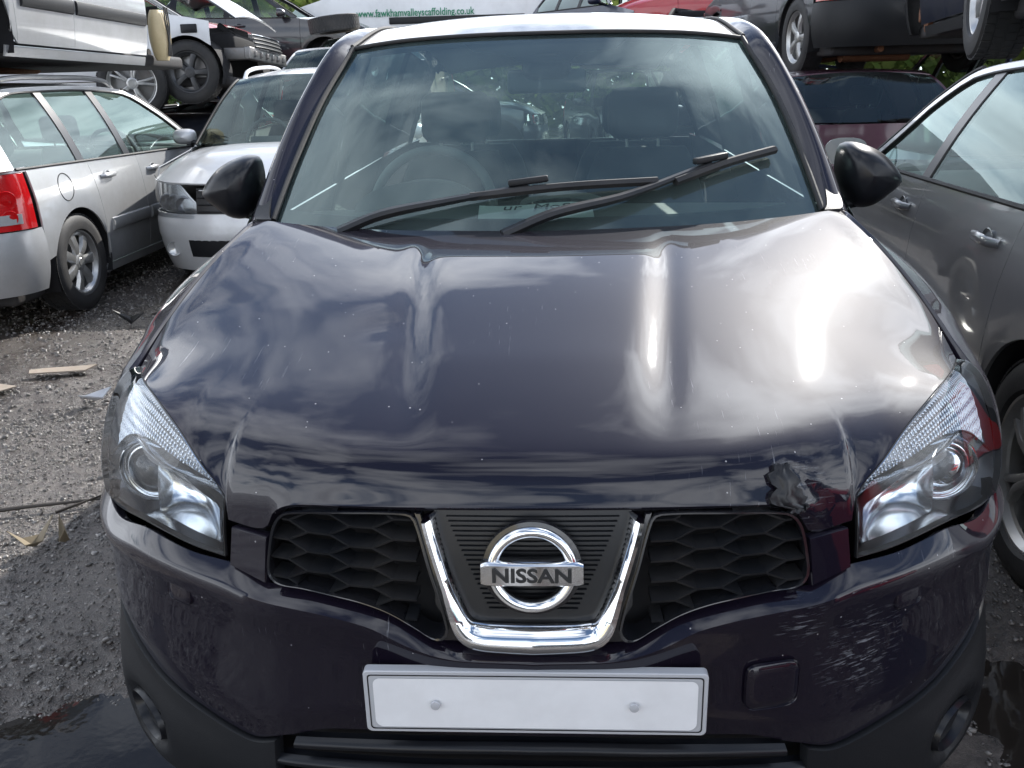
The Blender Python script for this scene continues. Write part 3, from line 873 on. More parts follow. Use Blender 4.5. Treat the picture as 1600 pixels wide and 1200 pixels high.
for z0, z1, o0, o1 in ((.402, .386, .010, .0), (.352, .336, .014, .004), (.300, .200, .01, .03)):
    hw = .40 if z0 > .39 else .452
    g = np.array([[FP(x, z0 + (z1 - z0) * t + .02 * (1 - (x / hw) ** 2) * (z0 > .31) - .012 * (abs(x) / hw) ** 3, o0 + (o1 - o0) * t - .006 * math.sin(math.pi * t)) for x in np.linspace(-hw, hw, 40)] for t in np.linspace(0, 1, 6)])
    panel('intake_slat', g, 'satin_black', CAR, thick=.03, gap=0, rd=.003)

# number plate, blanked
mp_ = MB()
def plate_ring(hw, hh, y, rad=.008, n=6):
    pts = []
    for cx_, cz_, a0 in ((hw - rad, hh - rad, 0), (-hw + rad, hh - rad, 90), (-hw + rad, -hh + rad, 180), (hw - rad, -hh + rad, 270)):
        for k in range(n + 1):
            a = R(a0 + 90 * k / n)
            x = cx_ + rad * math.cos(a)
            pts.append((x, y + .16 * x * x, .513 + cz_ + rad * math.sin(a)))
    return np.array(pts)
r0 = plate_ring(.26, .0555, -.018); r1 = plate_ring(.26, .0555, -.021); r2 = plate_ring(.2585, .054, -.0222)
po = MB().grid(np.array([plate_ring(.26, .0555, -.006), r0, r1, r2]), cu=True)
po.add(r2, [tuple(range(len(r2)))])
plate = po.build('number_plate', 'plate_grey', CAR, True, 40)
q0 = plate_ring(.2535, .0495, -.0226, .006); q1 = plate_ring(.2515, .0475, -.0226, .005)
MB().grid(np.array([q0, q1]), cu=True).build('plate_border', 'mesh_black', plate)
qq = plate_ring(.245, .044, -.0229, .012)
k_ = len(qq)
MB().add(qq, [tuple(range(k_))]).build('blank_face', 'plate', plate)
for x_ in (-.15, .15):
    MB().lathe([(.001, .0075), (-.0022, .007), (-.003, .004), (-.003, 0)], 16, (x_, -.0229 + .16 * x_ * x_, .513), 'y').build('screw_cap', 'plate_grey', plate)
bk = np.array([[FP(x, z, .03) for x in (-.25, 0, .25)] for z in (.46, .56)])

# ---- head lamps
LAMP_OUT = [(.785, .512, .890), (.814, .520, .882), (.842, .516, .853), (.858, .485, .80), (.864, .455, .745), (.858, .428, .700), (.844, .403, .666)]
LAMP_BOT = [(.503, .120, .688), (.58, .167, .684), (.69, .240, .690), (.785, .338, .668), (.844, .403, .666)]
LAMP_IN = [(.503, .120, .688), (.502, .130, .74), (.497, .138, .785)]
nuL, nvL = 48, 26
def lamp_grid():
    b = crs(LAMP_BOT, nuL); t = crs(LAMP_TOP, nuL)
    l = crs(LAMP_IN, nvL); r = crs(LAMP_OUT[::-1], nvL)
    t[0] = l[-1]; 
    G = coons(b, t, l, r)
    n = grid_normals(G)
    if (n * (G - V(CH))).sum() < 0: n = -n
    u = np.linspace(0, 1, nuL)[None, :, None]; v = np.linspace(0, 1, nvL)[:, None, None]
    return G + n * .005 * (np.sin(np.pi * u) ** .7) * (np.sin(np.pi * v) ** .7)
GL = lamp_grid()
nGL = grid_normals(GL)
if (nGL * (GL - V(CH))).sum() < 0: nGL = -nGL
def LP(u, v, d):
    """point d behind the lens, receding straight back so the inside is a box, not a shell"""
    p = gsample(GL, u, v); n = gsample(nGL, u, v)
    back = V((-.10, .95, -.15)); n2 = -n * .45 + back * .55
    return p + n2 / np.linalg.norm(n2) * d
def lamp(s, label):
    S = V((s, 1, 1))
    le = bpy.data.objects.new('headlamp', None); COL.objects.link(le); le.parent = CAR; le.empty_display_size = .1
    gl = (GL * S) if s > 0 else mirror(GL)
    panel('lens', gl, 'lens', le, thick=.004, gap=.003, rd=.003)
    # black seal rim round the glass
    idx = [(0, j) for j in range(nuL)] + [(i, nuL - 1) for i in range(1, nvL)] + [(nvL - 1, j) for j in range(nuL - 2, -1, -1)] + [(i, 0) for i in range(nvL - 2, 0, -1)]
    loop = np.array([GL[i, j] for i, j in idx]); nl = np.array([nGL[i, j] for i, j in idx])
    ctr = GL[nvL // 2, nuL // 2]
    ins = (ctr - loop); ins /= np.linalg.norm(ins, axis=1, keepdims=True)
    rim = np.array([loop - nl * .006, loop - nl * .001 + ins * .0005, loop - nl * .001 + ins * .003, loop - nl * .012 + ins * .0035])
    MB().grid(rim * S, cu=True).build('seal', 'mesh_black', le)
    # housing
    hs = np.array([[LP(u, v, .085) for u in np.linspace(.0, 1, 24)] for v in np.linspace(0, 1, 14)])
    MB().grid(hs * S).build('housing', 'lamp_grey', le)
    wl = np.array([[LP(u, v, d) for (u, v) in [(a, 0) for a in np.linspace(.0, 1, 20)] + [(1, a) for a in np.linspace(0, 1, 12)] + [(a, 1) for a in np.linspace(1, 0, 20)] + [(0, a) for a in np.linspace(1, 0, 12)]] for d in (.006, .04, .085)])
    MB().grid(wl * S, cu=True).build('housing_wall', 'reflector', le)
    # fluted indicator chamber along the upper edge (ribs)
    n = 44
    for q in range(n):
        u0, u1 = .10 + .82 * q / n, .10 + .82 * (q + 1) / n
        vlo = np.interp((u0 + u1) / 2, [.1, .3, .55, .72, .92], [.80, .66, .60, .50, .35]); vhi = .95
        sec = []
        for t in np.linspace(0, 1, 5):
            u = u0 + (u1 - u0) * t
            sec.append([LP(u, v, .026 + .005 * (1 - math.sin(math.pi * t)) + .0025 * abs(math.sin(14 * v * math.pi))) for v in np.linspace(vlo, vhi, 25)])
        MB().grid(np.array(sec) * S).build('flute', 'flute', le, True, 70)
    # bright divider that sweeps from the tip round the projector to the inner corner
    dp = [(.93, .30), (.80, .42), (.72, .50), (.62, .56), (.50, .545), (.36, .56), (.22, .66), (.10, .78), (.035, .84), (.03, .6), (.03, .3), (.05, .13)]
    dpc = crs(dp, 70)
    sec = []
    for i, (u, v) in enumerate(dpc):
        j = min(i, len(dpc) - 2); tu, tv_ = dpc[j + 1] - dpc[j]; l_ = math.hypot(tu, tv_) + 1e-9
        du, dv_ = -tv_ / l_, tu / l_
        a = .010
        sec.append([LP(u - du * a * .9, v - dv_ * a * 2.0, .055), LP(u - du * a * .6, v - dv_ * a * 1.6, .017), LP(u, v, .013), LP(u + du * a * .6, v + dv_ * a * 1.6, .017), LP(u + du * a * .9, v + dv_ * a * 2, .055)])
    MB().grid(np.array(sec) * S).build('divider', 'reflector', le, True, 60)
    # inner main-beam reflector bowl
    bowl = np.array([[LP(.06 + .36 * a, .10 + (.50 + .06 * a) * b_ * (1 - .18 * a), .022 + .05 * math.sin(math.pi * a) ** .6 * math.sin(math.pi * b_) ** .6) for a in np.linspace(0, 1, 18)] for b_ in np.linspace(0, 1, 14)])
    MB().grid(bowl * S).build('reflector_bowl', 'reflector', le, True, 70)
    # projector
    pc = LP(.56, .33, .046)
    ax = V((.10, -.97, .06)); ax /= np.linalg.norm(ax)
    e1 = np.cross(ax, V((0, 0, 1))); e1 /= np.linalg.norm(e1); e2 = np.cross(e1, ax)
    def disc(prof, name, mat, seg=40):
        g = np.array([[pc + ax * a + rr * (math.cos(t) * e1 + math.sin(t) * e2) for t in np.linspace(0, 2 * math.pi, seg + 1)[:-1]] for a, rr in prof])
        return MB().grid(g * S, cu=True).build(name, mat, le, True, 60)
    disc([(-.05, .060), (-.004, .0625), (.006, .060), (.010, .0565), (.006, .0525), (-.004, .0500)], 'projector_bezel', 'reflector')
    disc([(-.004, .0505), (.002, .047), (.002, .0425), (-.01, .040)], 'projector_ring', 'chrome')
    disc([(-.012, .041), (.004, .036), (.013, .026), (.018, .013), (.0195, .0005)], 'projector_lens', 'lens')
    disc([(-.012, .041), (-.030, .034), (-.042, .02), (-.046, .0005)], 'projector_bowl', 'lamp_grey')
    le['label'] = label
lamp(1, 'headlamp beside the crumpled bonnet corner')
lamp(-1, 'headlamp on the muddy gravel side')

# ---- wings, sills, doors, tail (sides of the body)
SIDE_X = smooth_f([.20, .35, .60, .75, .86, .95, 1.02, 1.10], [.865, .888, .902, .896, .872, .845, .827, .805])
def SX(y, z):
    base = float(SIDE_X(z))
    taper = 1 - .045 * max(0, (y - 3.2) / 1.1) ** 2 - .012 * max(0, (1.2 - y) / .7) ** 2
    return base * taper
WF, WR, WRAD, WZ = .875, 3.505, .395, .345
def arch(y0, n, zs=.27):
    a = np.linspace(math.pi + .18, -.18, n)
    return np.array([(y0 + WRAD * math.cos(t), max(WZ + WRAD * math.sin(t), zs)) for t in a])
def side_patch(name, b, t, nv_, mat, l=None, r=None, nu=30, **kw):
    b = pl(b, nu) if len(b) < nu else resample(b, nu); t = crs(t, nu) if len(t) > 2 else pl(t, nu)
    if l is None: l, r = pl([b[0], t[0]], nv_), pl([b[-1], t[-1]], nv_)
    else: l, r = crs(l, nv_), crs(r, nv_)
    g2 = coons(b, t, l, r)
    out = []
    for s in (1, -1):
        g = np.array([[V((SX(y, z), y, z)) for y, z in row] for row in g2])
        if kw.get('top3') is not None:
            tp = resample(kw['top3'], nu)
            for q in range(nv_):
                a = max(0, (q / (nv_ - 1) - .45) / .55) ** 1.6
                g[q] = g[q] * (1 - a) + (tp + (g[q] - g[-1]) * V((1, 1, 1))) * a
        g = g * V((s, 1, 1)) if s > 0 else mirror(g)
        out.append(panel(name, g, mat, CAR, thick=.015, gap=.0025, rd=.003))
    return out
# wing: front edge follows the lamp, top the bonnet edge, bottom the bumper joint and the arch
ar = arch(WF, 30)
w_left = crs(LAMP_OUT[1:6][::-1], 14)
w_top = crs([LAMP_OUT[1], (.806, .57, .903)] + [tuple(V(p) + V((.010, 0, -.001))) for p in EDGE[1:]] + [(.785, 1.325, 1.02)], 44)
yz = np.vstack([[(.50, .705), (.58, .698), (.66, .695)], ar[(ar[:, 1] > .685) & (ar[:, 0] > .70) & (ar[:, 0] < 1.08)], [(WF + WRAD * .80, WZ + WRAD * .6), (WF + WRAD * .95, WZ + WRAD * .31), (WF + WRAD, .36), (1.325, .30)]])
w_bot = resample(np.vstack([[LAMP_OUT[5]], [(SX(y, z), y, z) for y, z in yz]]), 44)
w_right = crs([(SX(1.325, z), 1.325, z) for z in (.30, .6, .85)] + [tuple(w_top[-1])], 14)
w_bot[-1] = w_right[0]
gw = coons(w_bot, w_top, w_left, w_right)
for q in range(14):
    for j_ in range(44):
        gw[q, j_] += V((1, 0, .2)) * .022 * math.sin(math.pi * q / 13) * min(1, j_ / 12) * min(1, (43 - j_) / 10)
for s in (1, -1):
    panel('front_wing', gw if s > 0 else mirror(gw), 'aubergine', CAR, thick=.015, gap=.0025, rd=.003)
belt = lambda y: 1.02 + .035 * (y - 1.3) / 1.5
dl = [(1.325, .30), (1.335, .65), (1.33, 1.02)]
side_patch('front_door', [(1.325, .30), (2.30, .30)], [(1.33, belt(1.33)), (1.8, belt(1.8)), (2.36, belt(2.36))], 16, 'aubergine')
ar2 = arch(WR, 30)
side_patch('rear_door', [(2.30, .30), (3.02, .30), (3.10, .42), (3.16, .56)], [(2.36, belt(2.36)), (2.8, belt(2.8)), (3.26, belt(3.26))], 16, 'aubergine')
rq = np.vstack([[(3.165, .565)], ar2[(ar2[:, 1] > .56)], [(3.92, .45), (4.28, .46)]])
side_patch('rear_quarter', rq, [(3.26, belt(3.26)), (3.7, belt(3.7)), (4.2, 1.08)], 16, 'aubergine', nu=40)
side_patch('sill', [(1.22, .20), (3.1, .20)], [(1.26, .295), (3.08, .295)], 4, 'trim')
for k, (yy, zz) in enumerate(((WF, WZ), (WR, WZ))):
    for s in (1, -1):
        lathe_wheel(CAR, 'wheel', (s * .775, yy, WZ), .335, .215, .215, 5, 'alloy', s)
# undertray and inner structure
MB().box((0, 2.2, .26), (1.5, 3.9, .08), bev=.03).build('floor_pan', 'underseal', CAR)
MB().box((0, .62, .52), (1.1, .62, .42), bev=.05).build('engine_block', 'liner', CAR)
MB().grid(np.array([[(x, 1.02 + .12 * (abs(x) / .7) ** 2, z) for x in np.linspace(-.74, .74, 9)] for z in (.3, .7, 1.0)])).build('bulkhead', 'liner', CAR)
tail = np.array([[(x, 4.30 - .06 * (x / .8) ** 2 - .10 * max(0, (z - .95)) , z) for x in np.linspace(-.84, .84, 20)] for z in np.linspace(.35, 1.06, 8)])
panel('tailgate', tail, 'aubergine', CAR)

# ---- windscreen, pillars, roof
WB = [(0, 1.03, 1.040), (.2, 1.04, 1.042), (.4, 1.068, 1.046), (.58, 1.118, 1.054), (.70, 1.19, 1.066)]       # base (tucked under the bonnet)
WT = [(0, 1.795, 1.528), (.2, 1.80, 1.527), (.4, 1.818, 1.520), (.52, 1.835, 1.510), (.598, 1.852, 1.500)]
WS = [(.70, 1.19, 1.066), (.683, 1.40, 1.205), (.650, 1.62, 1.355), (.598, 1.852, 1.500)]
def full(pts, n):
    h = crs(pts, n); return np.vstack([h[::-1] * V((-1, 1, 1)), h[1:]])
nw = 21
wsl = crs(WS, 24)
GW = coons(full(WB, nw), full(WT, nw), wsl * V((-1, 1, 1)), wsl)
u_ = np.linspace(-1, 1, GW.shape[1])[None, :]; v_ = np.linspace(0, 1, GW.shape[0])[:, None]
GW[..., 2] += .022 * (1 - u_ ** 2) * np.sin(np.pi * v_)
GW[..., 1] -= .012 * (1 - u_ ** 2) * np.sin(np.pi * v_)
sheet('windscreen', GW, 'screen', CAR)
# ceramic border printed on the inside of the glass
def frit(u0, u1, v0, v1, nu=20, nv=4):
    return offset(subgrid(GW, u0, u1, v0, v1, nu, nv), -.004)
for a in ((0, 1, 0, .075), (0, 1, .965, 1), (0, .022, .075, .965), (.978, 1, .075, .965)):
    sheet('screen_border', frit(*a), 'gloss_black', CAR)
sh = []
for t in np.linspace(0, 1, 6):
    hw = np.interp(t, [0, .5, .62, 1], [.20, .165, .075, .060])
    sh.append([gsample(GW, .5 + a, .962 - .155 * t) for a in np.linspace(-hw, hw, 14)])
sheet('mirror_shade', offset(np.array(sh), -.004), 'mesh_black', CAR)

# outer edge of the pillar / cant rail
PO = [(.775, 1.20, 1.055), (.752, 1.42, 1.225), (.715, 1.64, 1.385), (.668, 1.86, 1.518), (.650, 2.3, 1.572), (.645, 2.9, 1.575), (.640, 3.6, 1.52), (.63, 4.0, 1.44)]
GI = [(.706, 1.187, 1.066), (.690, 1.40, 1.207), (.657, 1.62, 1.358), (.606, 1.852, 1.503), (.590, 2.3, 1.575), (.585, 2.9, 1.585), (.575, 3.6, 1.535), (.56, 4.0, 1.455)]
for s in (1, -1):
    gi = crs(GI, 60); po = crs(PO, 60)
    g = coons(gi, po, None, 8)
    bow = np.sin(np.linspace(0, math.pi, 8))[:, None, None] * V((.010, -.008, .014))
    g = g + bow
    panel('pillar_rail', (g if s > 0 else g * V((-1, 1, 1))), 'aubergine', CAR, thick=.02, gap=.001, rd=.004)
    # rubber moulding between glass and pillar
    mo = crs(WS, 40) + V((.004, -.004, .006))
    t_ = MB(); t_.tube(mo * V((s, 1, 1)), .0075, 8); t_.build('screen_moulding', 'rubber', CAR)
    # cowl end trim below the pillar
    a = crs([(.700, 1.165, 1.075), (.712, 1.19, 1.085), (.724, 1.26, 1.115), (.722, 1.31, 1.150)], 12); b = crs([(.735, 1.155, 1.078), (.748, 1.18, 1.082), (.756, 1.25, 1.105), (.740, 1.31, 1.150)], 12)
    panel('cowl_trim', coons(a, b, None, 5) * V((s, 1, 1)) + V((0, -.010, .004)), 'trim', CAR, thick=.02, gap=0, rd=.004)
# roof
RL = crs([(.600, 1.852, 1.508), (.586, 2.3, 1.580), (.58, 2.9, 1.590), (.57, 3.6, 1.54), (.555, 4.0, 1.46)], 40)
RC = crs([(0, 1.795, 1.537), (0, 2.0, 1.578), (0, 2.3, 1.618), (0, 2.9, 1.634), (0, 3.6, 1.585), (0, 4.05, 1.50)], 40)
uu = np.linspace(-1, 1, 41)
GR = np.zeros((40, 41, 3))
for j, u in enumerate(uu):
    k = abs(u)
    GR[:, j, 0] = np.sign(u) * RL[:, 0] * k
    GR[:, j, 1] = RC[:, 1] * (1 - k ** 2) + RL[:, 1] * k ** 2
    GR[:, j, 2] = RC[:, 2] * (1 - k ** 2.3) + RL[:, 2] * k ** 2.3
panel('roof', GR, 'aubergine', CAR, thick=.012, gap=.002, rd=.004)
sheet('headliner', GR - V((0, 0, .035)), 'headliner', CAR)
for s in (1, -1):
    t_ = MB(); t_.tube((RL + V((.006, 0, .004))) * V((s, 1, 1)), .006, 8); t_.build('roof_moulding', 'rubber', CAR)
rb = full(WT, nw) + V((0, -.003, .006))
t_ = MB(); t_.tube(rb, .006, 8); t_.build('header_moulding', 'rubber', CAR)
# side glass and door frames
GT = [(1.42, 1.20), (1.64, 1.36), (1.86, 1.488), (2.2, 1.535), (2.36, 1.540)]
def SGX(y, z):
    zt = np.interp(y, [1.2, 1.42, 1.64, 1.86, 2.3, 2.9, 3.6, 4.0], [1.055, 1.225, 1.385, 1.518, 1.572, 1.575, 1.52, 1.44])
    xt = np.interp(y, [1.2, 1.42, 1.64, 1.86, 2.3, 2.9, 3.6, 4.0], [.775, .752, .715, .668, .650, .645, .640, .63])
    zb = belt(y); t = max(0, min(1, (z - zb) / max(zt - zb, .02)))
    return SX(y, zb) * (1 - t) + xt * t + .012 * math.sin(math.pi * t) - .012
def glass_side(y0, y1, tops, name, nu=16):
    for s in (1, -1):
        g = []
        ys = np.linspace(y0, y1, nu)
        for k in range(8):
            v = k / 7
            g.append([V((SGX(y, belt(y) + (np.interp(y, *zip(*tops)) - belt(y)) * v), y, belt(y) + (np.interp(y, *zip(*tops)) - belt(y)) * v)) for y in ys])
        g = np.array(g)
        sheet(name, g * V((s, 1, 1)), 'glass', CAR)
TP = [(1.22, 1.065), (1.42, 1.205), (1.64, 1.365), (1.86, 1.495), (2.3, 1.550), (2.9, 1.553), (3.5, 1.50)]
glass_side(1.50, 2.30, TP, 'front_window'); glass_side(2.40, 3.20, TP, 'rear_window'); glass_side(1.27, 1.47, TP, 'quarter_light')
for y0, y1 in ((2.30, 2.40), (1.47, 1.50), (3.20, 3.95)):
    for s in (1, -1):
        g = np.array([[V((SGX(y, z), y, z)) for y in np.linspace(y0, y1, 8) for z in [belt(y) + (np.interp(y, *zip(*TP)) - belt(y)) * k / 5]] for k in range(6)])
        panel('side_pillar', g * V((s, 1, 1)) if s > 0 else mirror(g), 'gloss_black' if y1 < 3 else 'aubergine', CAR, gap=0)
rg = np.array([[(x, 4.26 - .20 * t - .04 * (x / .6) ** 2, 1.05 + .40 * t) for x in np.linspace(-.62 + .06 * t, .62 - .06 * t, 16)] for t in np.linspace(0, 1, 8)])
sheet('rear_screen', rg, 'glass', CAR)

# ---- door mirrors: shield-shaped shells, flat on the inboard side
MOUT = crs([(.084, -.016), (.068, .022), (.028, .068), (-.028, .096), (-.064, .093), (-.074, .060), (-.073, .0), (-.062, -.040), (-.036, -.086), (.008, -.090), (.052, -.056)], 41, closed=True)[:-1]
for s in (1, -1):
    rings = []
    for t in np.linspace(0, 1, 16):
        k = (1 - (1 - t) ** 2.6) ** .42 if t > 0 else .02
        sh = (1 - k) * .012
        rings.append([V((s * (.885 + 1.12 * o_ * k - sh), 1.335 + .125 * t + .10 * max(0, o_) * k, 1.128 + .93 * z_ * k + .01 * (1 - k))) for o_, z_ in MOUT])
    for k, dy in ((.985, .004), (.95, .002), (.93, -.008)):
        rings.append([V((s * (.885 + 1.12 * o_ * k), 1.46 + dy + .10 * max(0, o_) * k, 1.128 + .93 * z_ * k)) for o_, z_ in MOUT])
    g = np.array(rings)
    mc = MB().grid(g, cu=True); mc.add(g[0], [tuple(range(40))])
    mo = mc.build('door_mirror', 'satin_black', CAR, True, 50)
    MB().add(g[-1], [tuple(range(40))]).build('mirror_glass', 'chrome', mo)
    seam = [V((s * (.885 + 1.125 * o_ * .93), 1.395 + .10 * max(0, o_), 1.128 + z_ * .93)) for o_, z_ in MOUT]
    st = MB(); st.tube([(s * .765, 1.41, 1.050), (s * .80, 1.42, 1.052), (s * .85, 1.425, 1.060), (s * .88, 1.425, 1.075)], [.034, .028, .026, .03], 12, squash=(1, .65)); st.build('mirror_foot', 'trim', mo)

# ---- wipers
def wiper(pivot, elbow, tip, b0, b1, nm):
    e_ = bpy.data.objects.new('wiper', None); COL.objects.link(e_); e_.parent = CAR; e_.empty_display_size = .05
    a = MB(); pts = crs([pivot, (V(pivot) * .6 + V(elbow) * .4 + V((0, 0, .012))), elbow, tip], 22)
    a.tube(pts, np.interp(np.linspace(0, 1, 22), [0, .3, .75, 1], [.022, .022, .015, .013]), 8, squash=(1, .6)); a.build('wiper_arm', 'mesh_black', e_)
    b = MB(); bp = crs([b0, (V(b0) + V(b1)) / 2 + V((0, -.004, .006)), b1], 20)
    b.tube(bp + V((0, -.004, .010)), .014, 6, squash=(1, .8)); b.build('wiper_blade', 'rubber', e_)
    c = MB(); c.box(V(tip) + V((0, -.004, .014)), (.10, .022, .016), (0, -.10, math.atan2(b1[1] - b0[1], b1[0] - b0[0])), .004); c.build('blade_clip', 'trim', e_)
    
def on_glass(u, v, h=.012):
    p = gsample(GW, u, v); n = V((0, -.52, .85)); return p + n * h
wiper((-.505, 1.07, 1.058), on_glass(.33, .105, .025), on_glass(.475, .165, .022), on_glass(.375, .125), on_glass(.70, .170), 1)
wiper((-.095, 1.020, 1.052), on_glass(.64, .115, .025), on_glass(.80, .235, .022), on_glass(.73, .165), on_glass(.935, .285), 2)
# scuttle panel under the wipers
sg = np.array([[(x, 1.03 + .10 * (x / .7) ** 2 + dy - .015, 1.030 + dz) for x in np.linspace(-.70, .70, 24)] for dy, dz in ((-.02, -.02), (.0, -.004), (.05, .004))])
sheet('scuttle', sg, 'mesh_black', CAR)

# ---- cabin
dsh = np.array([[(x, y + .10 * (x / .7) ** 2, z - .02 * (x / .7) ** 2) for x in np.linspace(-.70, .70, 30)] for y, z in ((1.04, 1.00), (1.15, 1.035), (1.32, 1.055), (1.48, 1.060), (1.60, 1.035), (1.66, .97), (1.66, .70))])
dash = sheet('dashboard', dsh, 'dash', CAR)
hump = np.array([[(-.36 + .20 * math.cos(a) * (1 - .25 * t), 1.50 + .17 * t, 1.045 + .085 * math.sin(a) * (1 - .12 * t)) for a in np.linspace(0, math.pi, 22)] for t in np.linspace(0, 1, 8)])
mbh = MB().grid(hump); fr_ = hump[0]; mbh.add(fr_, [tuple(range(len(fr_)))])
mbh.build('instrument_hood', 'dash', dash)
hv = np.array([[(.05 + .13 * math.cos(a), 1.46 + .16 * t, 1.045 + .035 * math.sin(a)) for a in np.linspace(0, math.pi, 14)] for t in np.linspace(0, 1, 5)])
MB().grid(hv).build('centre_binnacle', 'dash', dash)
stw = bpy.data.objects.new('steering_wheel', None); COL.objects.link(stw); stw.parent = CAR; stw.location = (-.36, 1.74, 1.02); stw.rotation_euler = (R(66), 0, 0); stw.empty_display_size = .1
t_ = MB(); t_.tube([(.19 * math.cos(a), .19 * math.sin(a), 0) for a in np.linspace(0, 2 * math.pi, 49)[:-1]], .016, 10, closed=True); t_.build('wheel_rim', 'dash', stw)
t_ = MB(); t_.box((0, 0, -.01), (.15, .13, .05), bev=.02); t_.build('airbag_boss', 'dash', stw)
for a in (0, math.pi, -math.pi / 2):
    t_ = MB(); t_.box((.12 * math.cos(a), .12 * math.sin(a), 0), (.12 if abs(math.sin(a)) < .5 else .05, .035 if abs(math.sin(a)) < .5 else .12, .02), bev=.008); t_.build('wheel_spoke', 'dash', stw)
def seat_mesh(parent, x, y, width=.50, back=.62, mat='seat', z0=.50, head=True):
    e_ = bpy.data.objects.new('seat', None); COL.objects.link(e_); e_.parent = parent; e_.location = (x, y, z0); e_.empty_display_size = .1
    a = MB(); a.box((0, 0, 0), (width, .50, .18), (R(-6), 0, 0), .06); a.build('seat_cushion', mat, e_)
    g = []
    for t in np.linspace(0, 1, 9):
        hw = np.interp(t, [0, .15, .6, .9, 1], [.40, .48, .50, .40, .33]) * width
        yb = .26 + .20 * t; zz = .02 + back * t; dp_ = np.interp(t, [0, .5, 1], [.16, .14, .08])
        g.append([(hw * math.copysign(abs(math.cos(q)) ** .5, math.cos(q)), yb + dp_ * .5 * math.copysign(abs(math.sin(q)) ** .7, math.sin(q)), zz) for q in np.linspace(0, 2 * math.pi, 25)[:-1]])
    g = np.array(g); b = MB().grid(g, cu=True); b.add(g[-1], [tuple(range(24))]); b.build('seat_back', mat, e_, True, 60)
    if head:
        h = MB(); h.box((0, .47, back + .145), (.27, .10, .19), (R(-10), 0, 0), .045); ho = h.build('headrest', mat, e_)
        for q in (-.06, .06):
            p = MB(); p.tube([(q, .455, back - .01), (q, .465, back + .08)], .006, 6); p.build('headrest_post', 'steel', ho)
    return e_
for x in (-.36, .36):
    seat_mesh(CAR, x, 2.02)
for x in (-.38, .38):
    seat_mesh(CAR, x, 2.95, .58, .56, z0=.52)
# rear-view mirror on its sensor pod
rv = MB(); rv.box((.005, 1.70, 1.395), (.235, .03, .068), (R(-12), 0, 0), .014); rvo = rv.build('interior_mirror', 'dash', CAR)
rv = MB(); rv.box((.005, 1.712, 1.428), (.145, .10, .075), (R(-28), 0, 0), .03); rv.build('sensor_pod', 'mesh_black', rvo)
# ------------------------------------------------------------------ builder for the other cars in the yard
# local frame: front bumper at y=0, tail at y=length, x to the car's left/right, z up from the ground
BASE = dict(length=4.2, half=.86, n=2.7, corner=.42, wf=.82, wr=3.36, wrad=.315, arch=.355, tyre=.195, rim=.205, spokes=5, style='alloy', twin=False, rimmat='alloy',
            hood0=.74, cowl=(1.05, .98), top=(1.85, 1.43), rear=(3.45, 1.42), tail=(4.02, 1.00), roofmid=1.47, roofx=.56, belt=(.94, 1.00),
            paint='silver', pillars=(2.22, 3.05), panes=3, last=3.85, bumper=None, glass='glass', seam=(1.12, 2.20, 3.10), moulding=None,
            wheels=(1, 1, 1, 1), lights=True, bonnet=True, front_bumper=True, doors=True, rails=False, cabin=True, mirrors=True, handles=True, lamp='clear', flap=False,
            screens=True, seatmat='seat', dashmat='dash', skirt=.20, lampz=.565, wing=True)

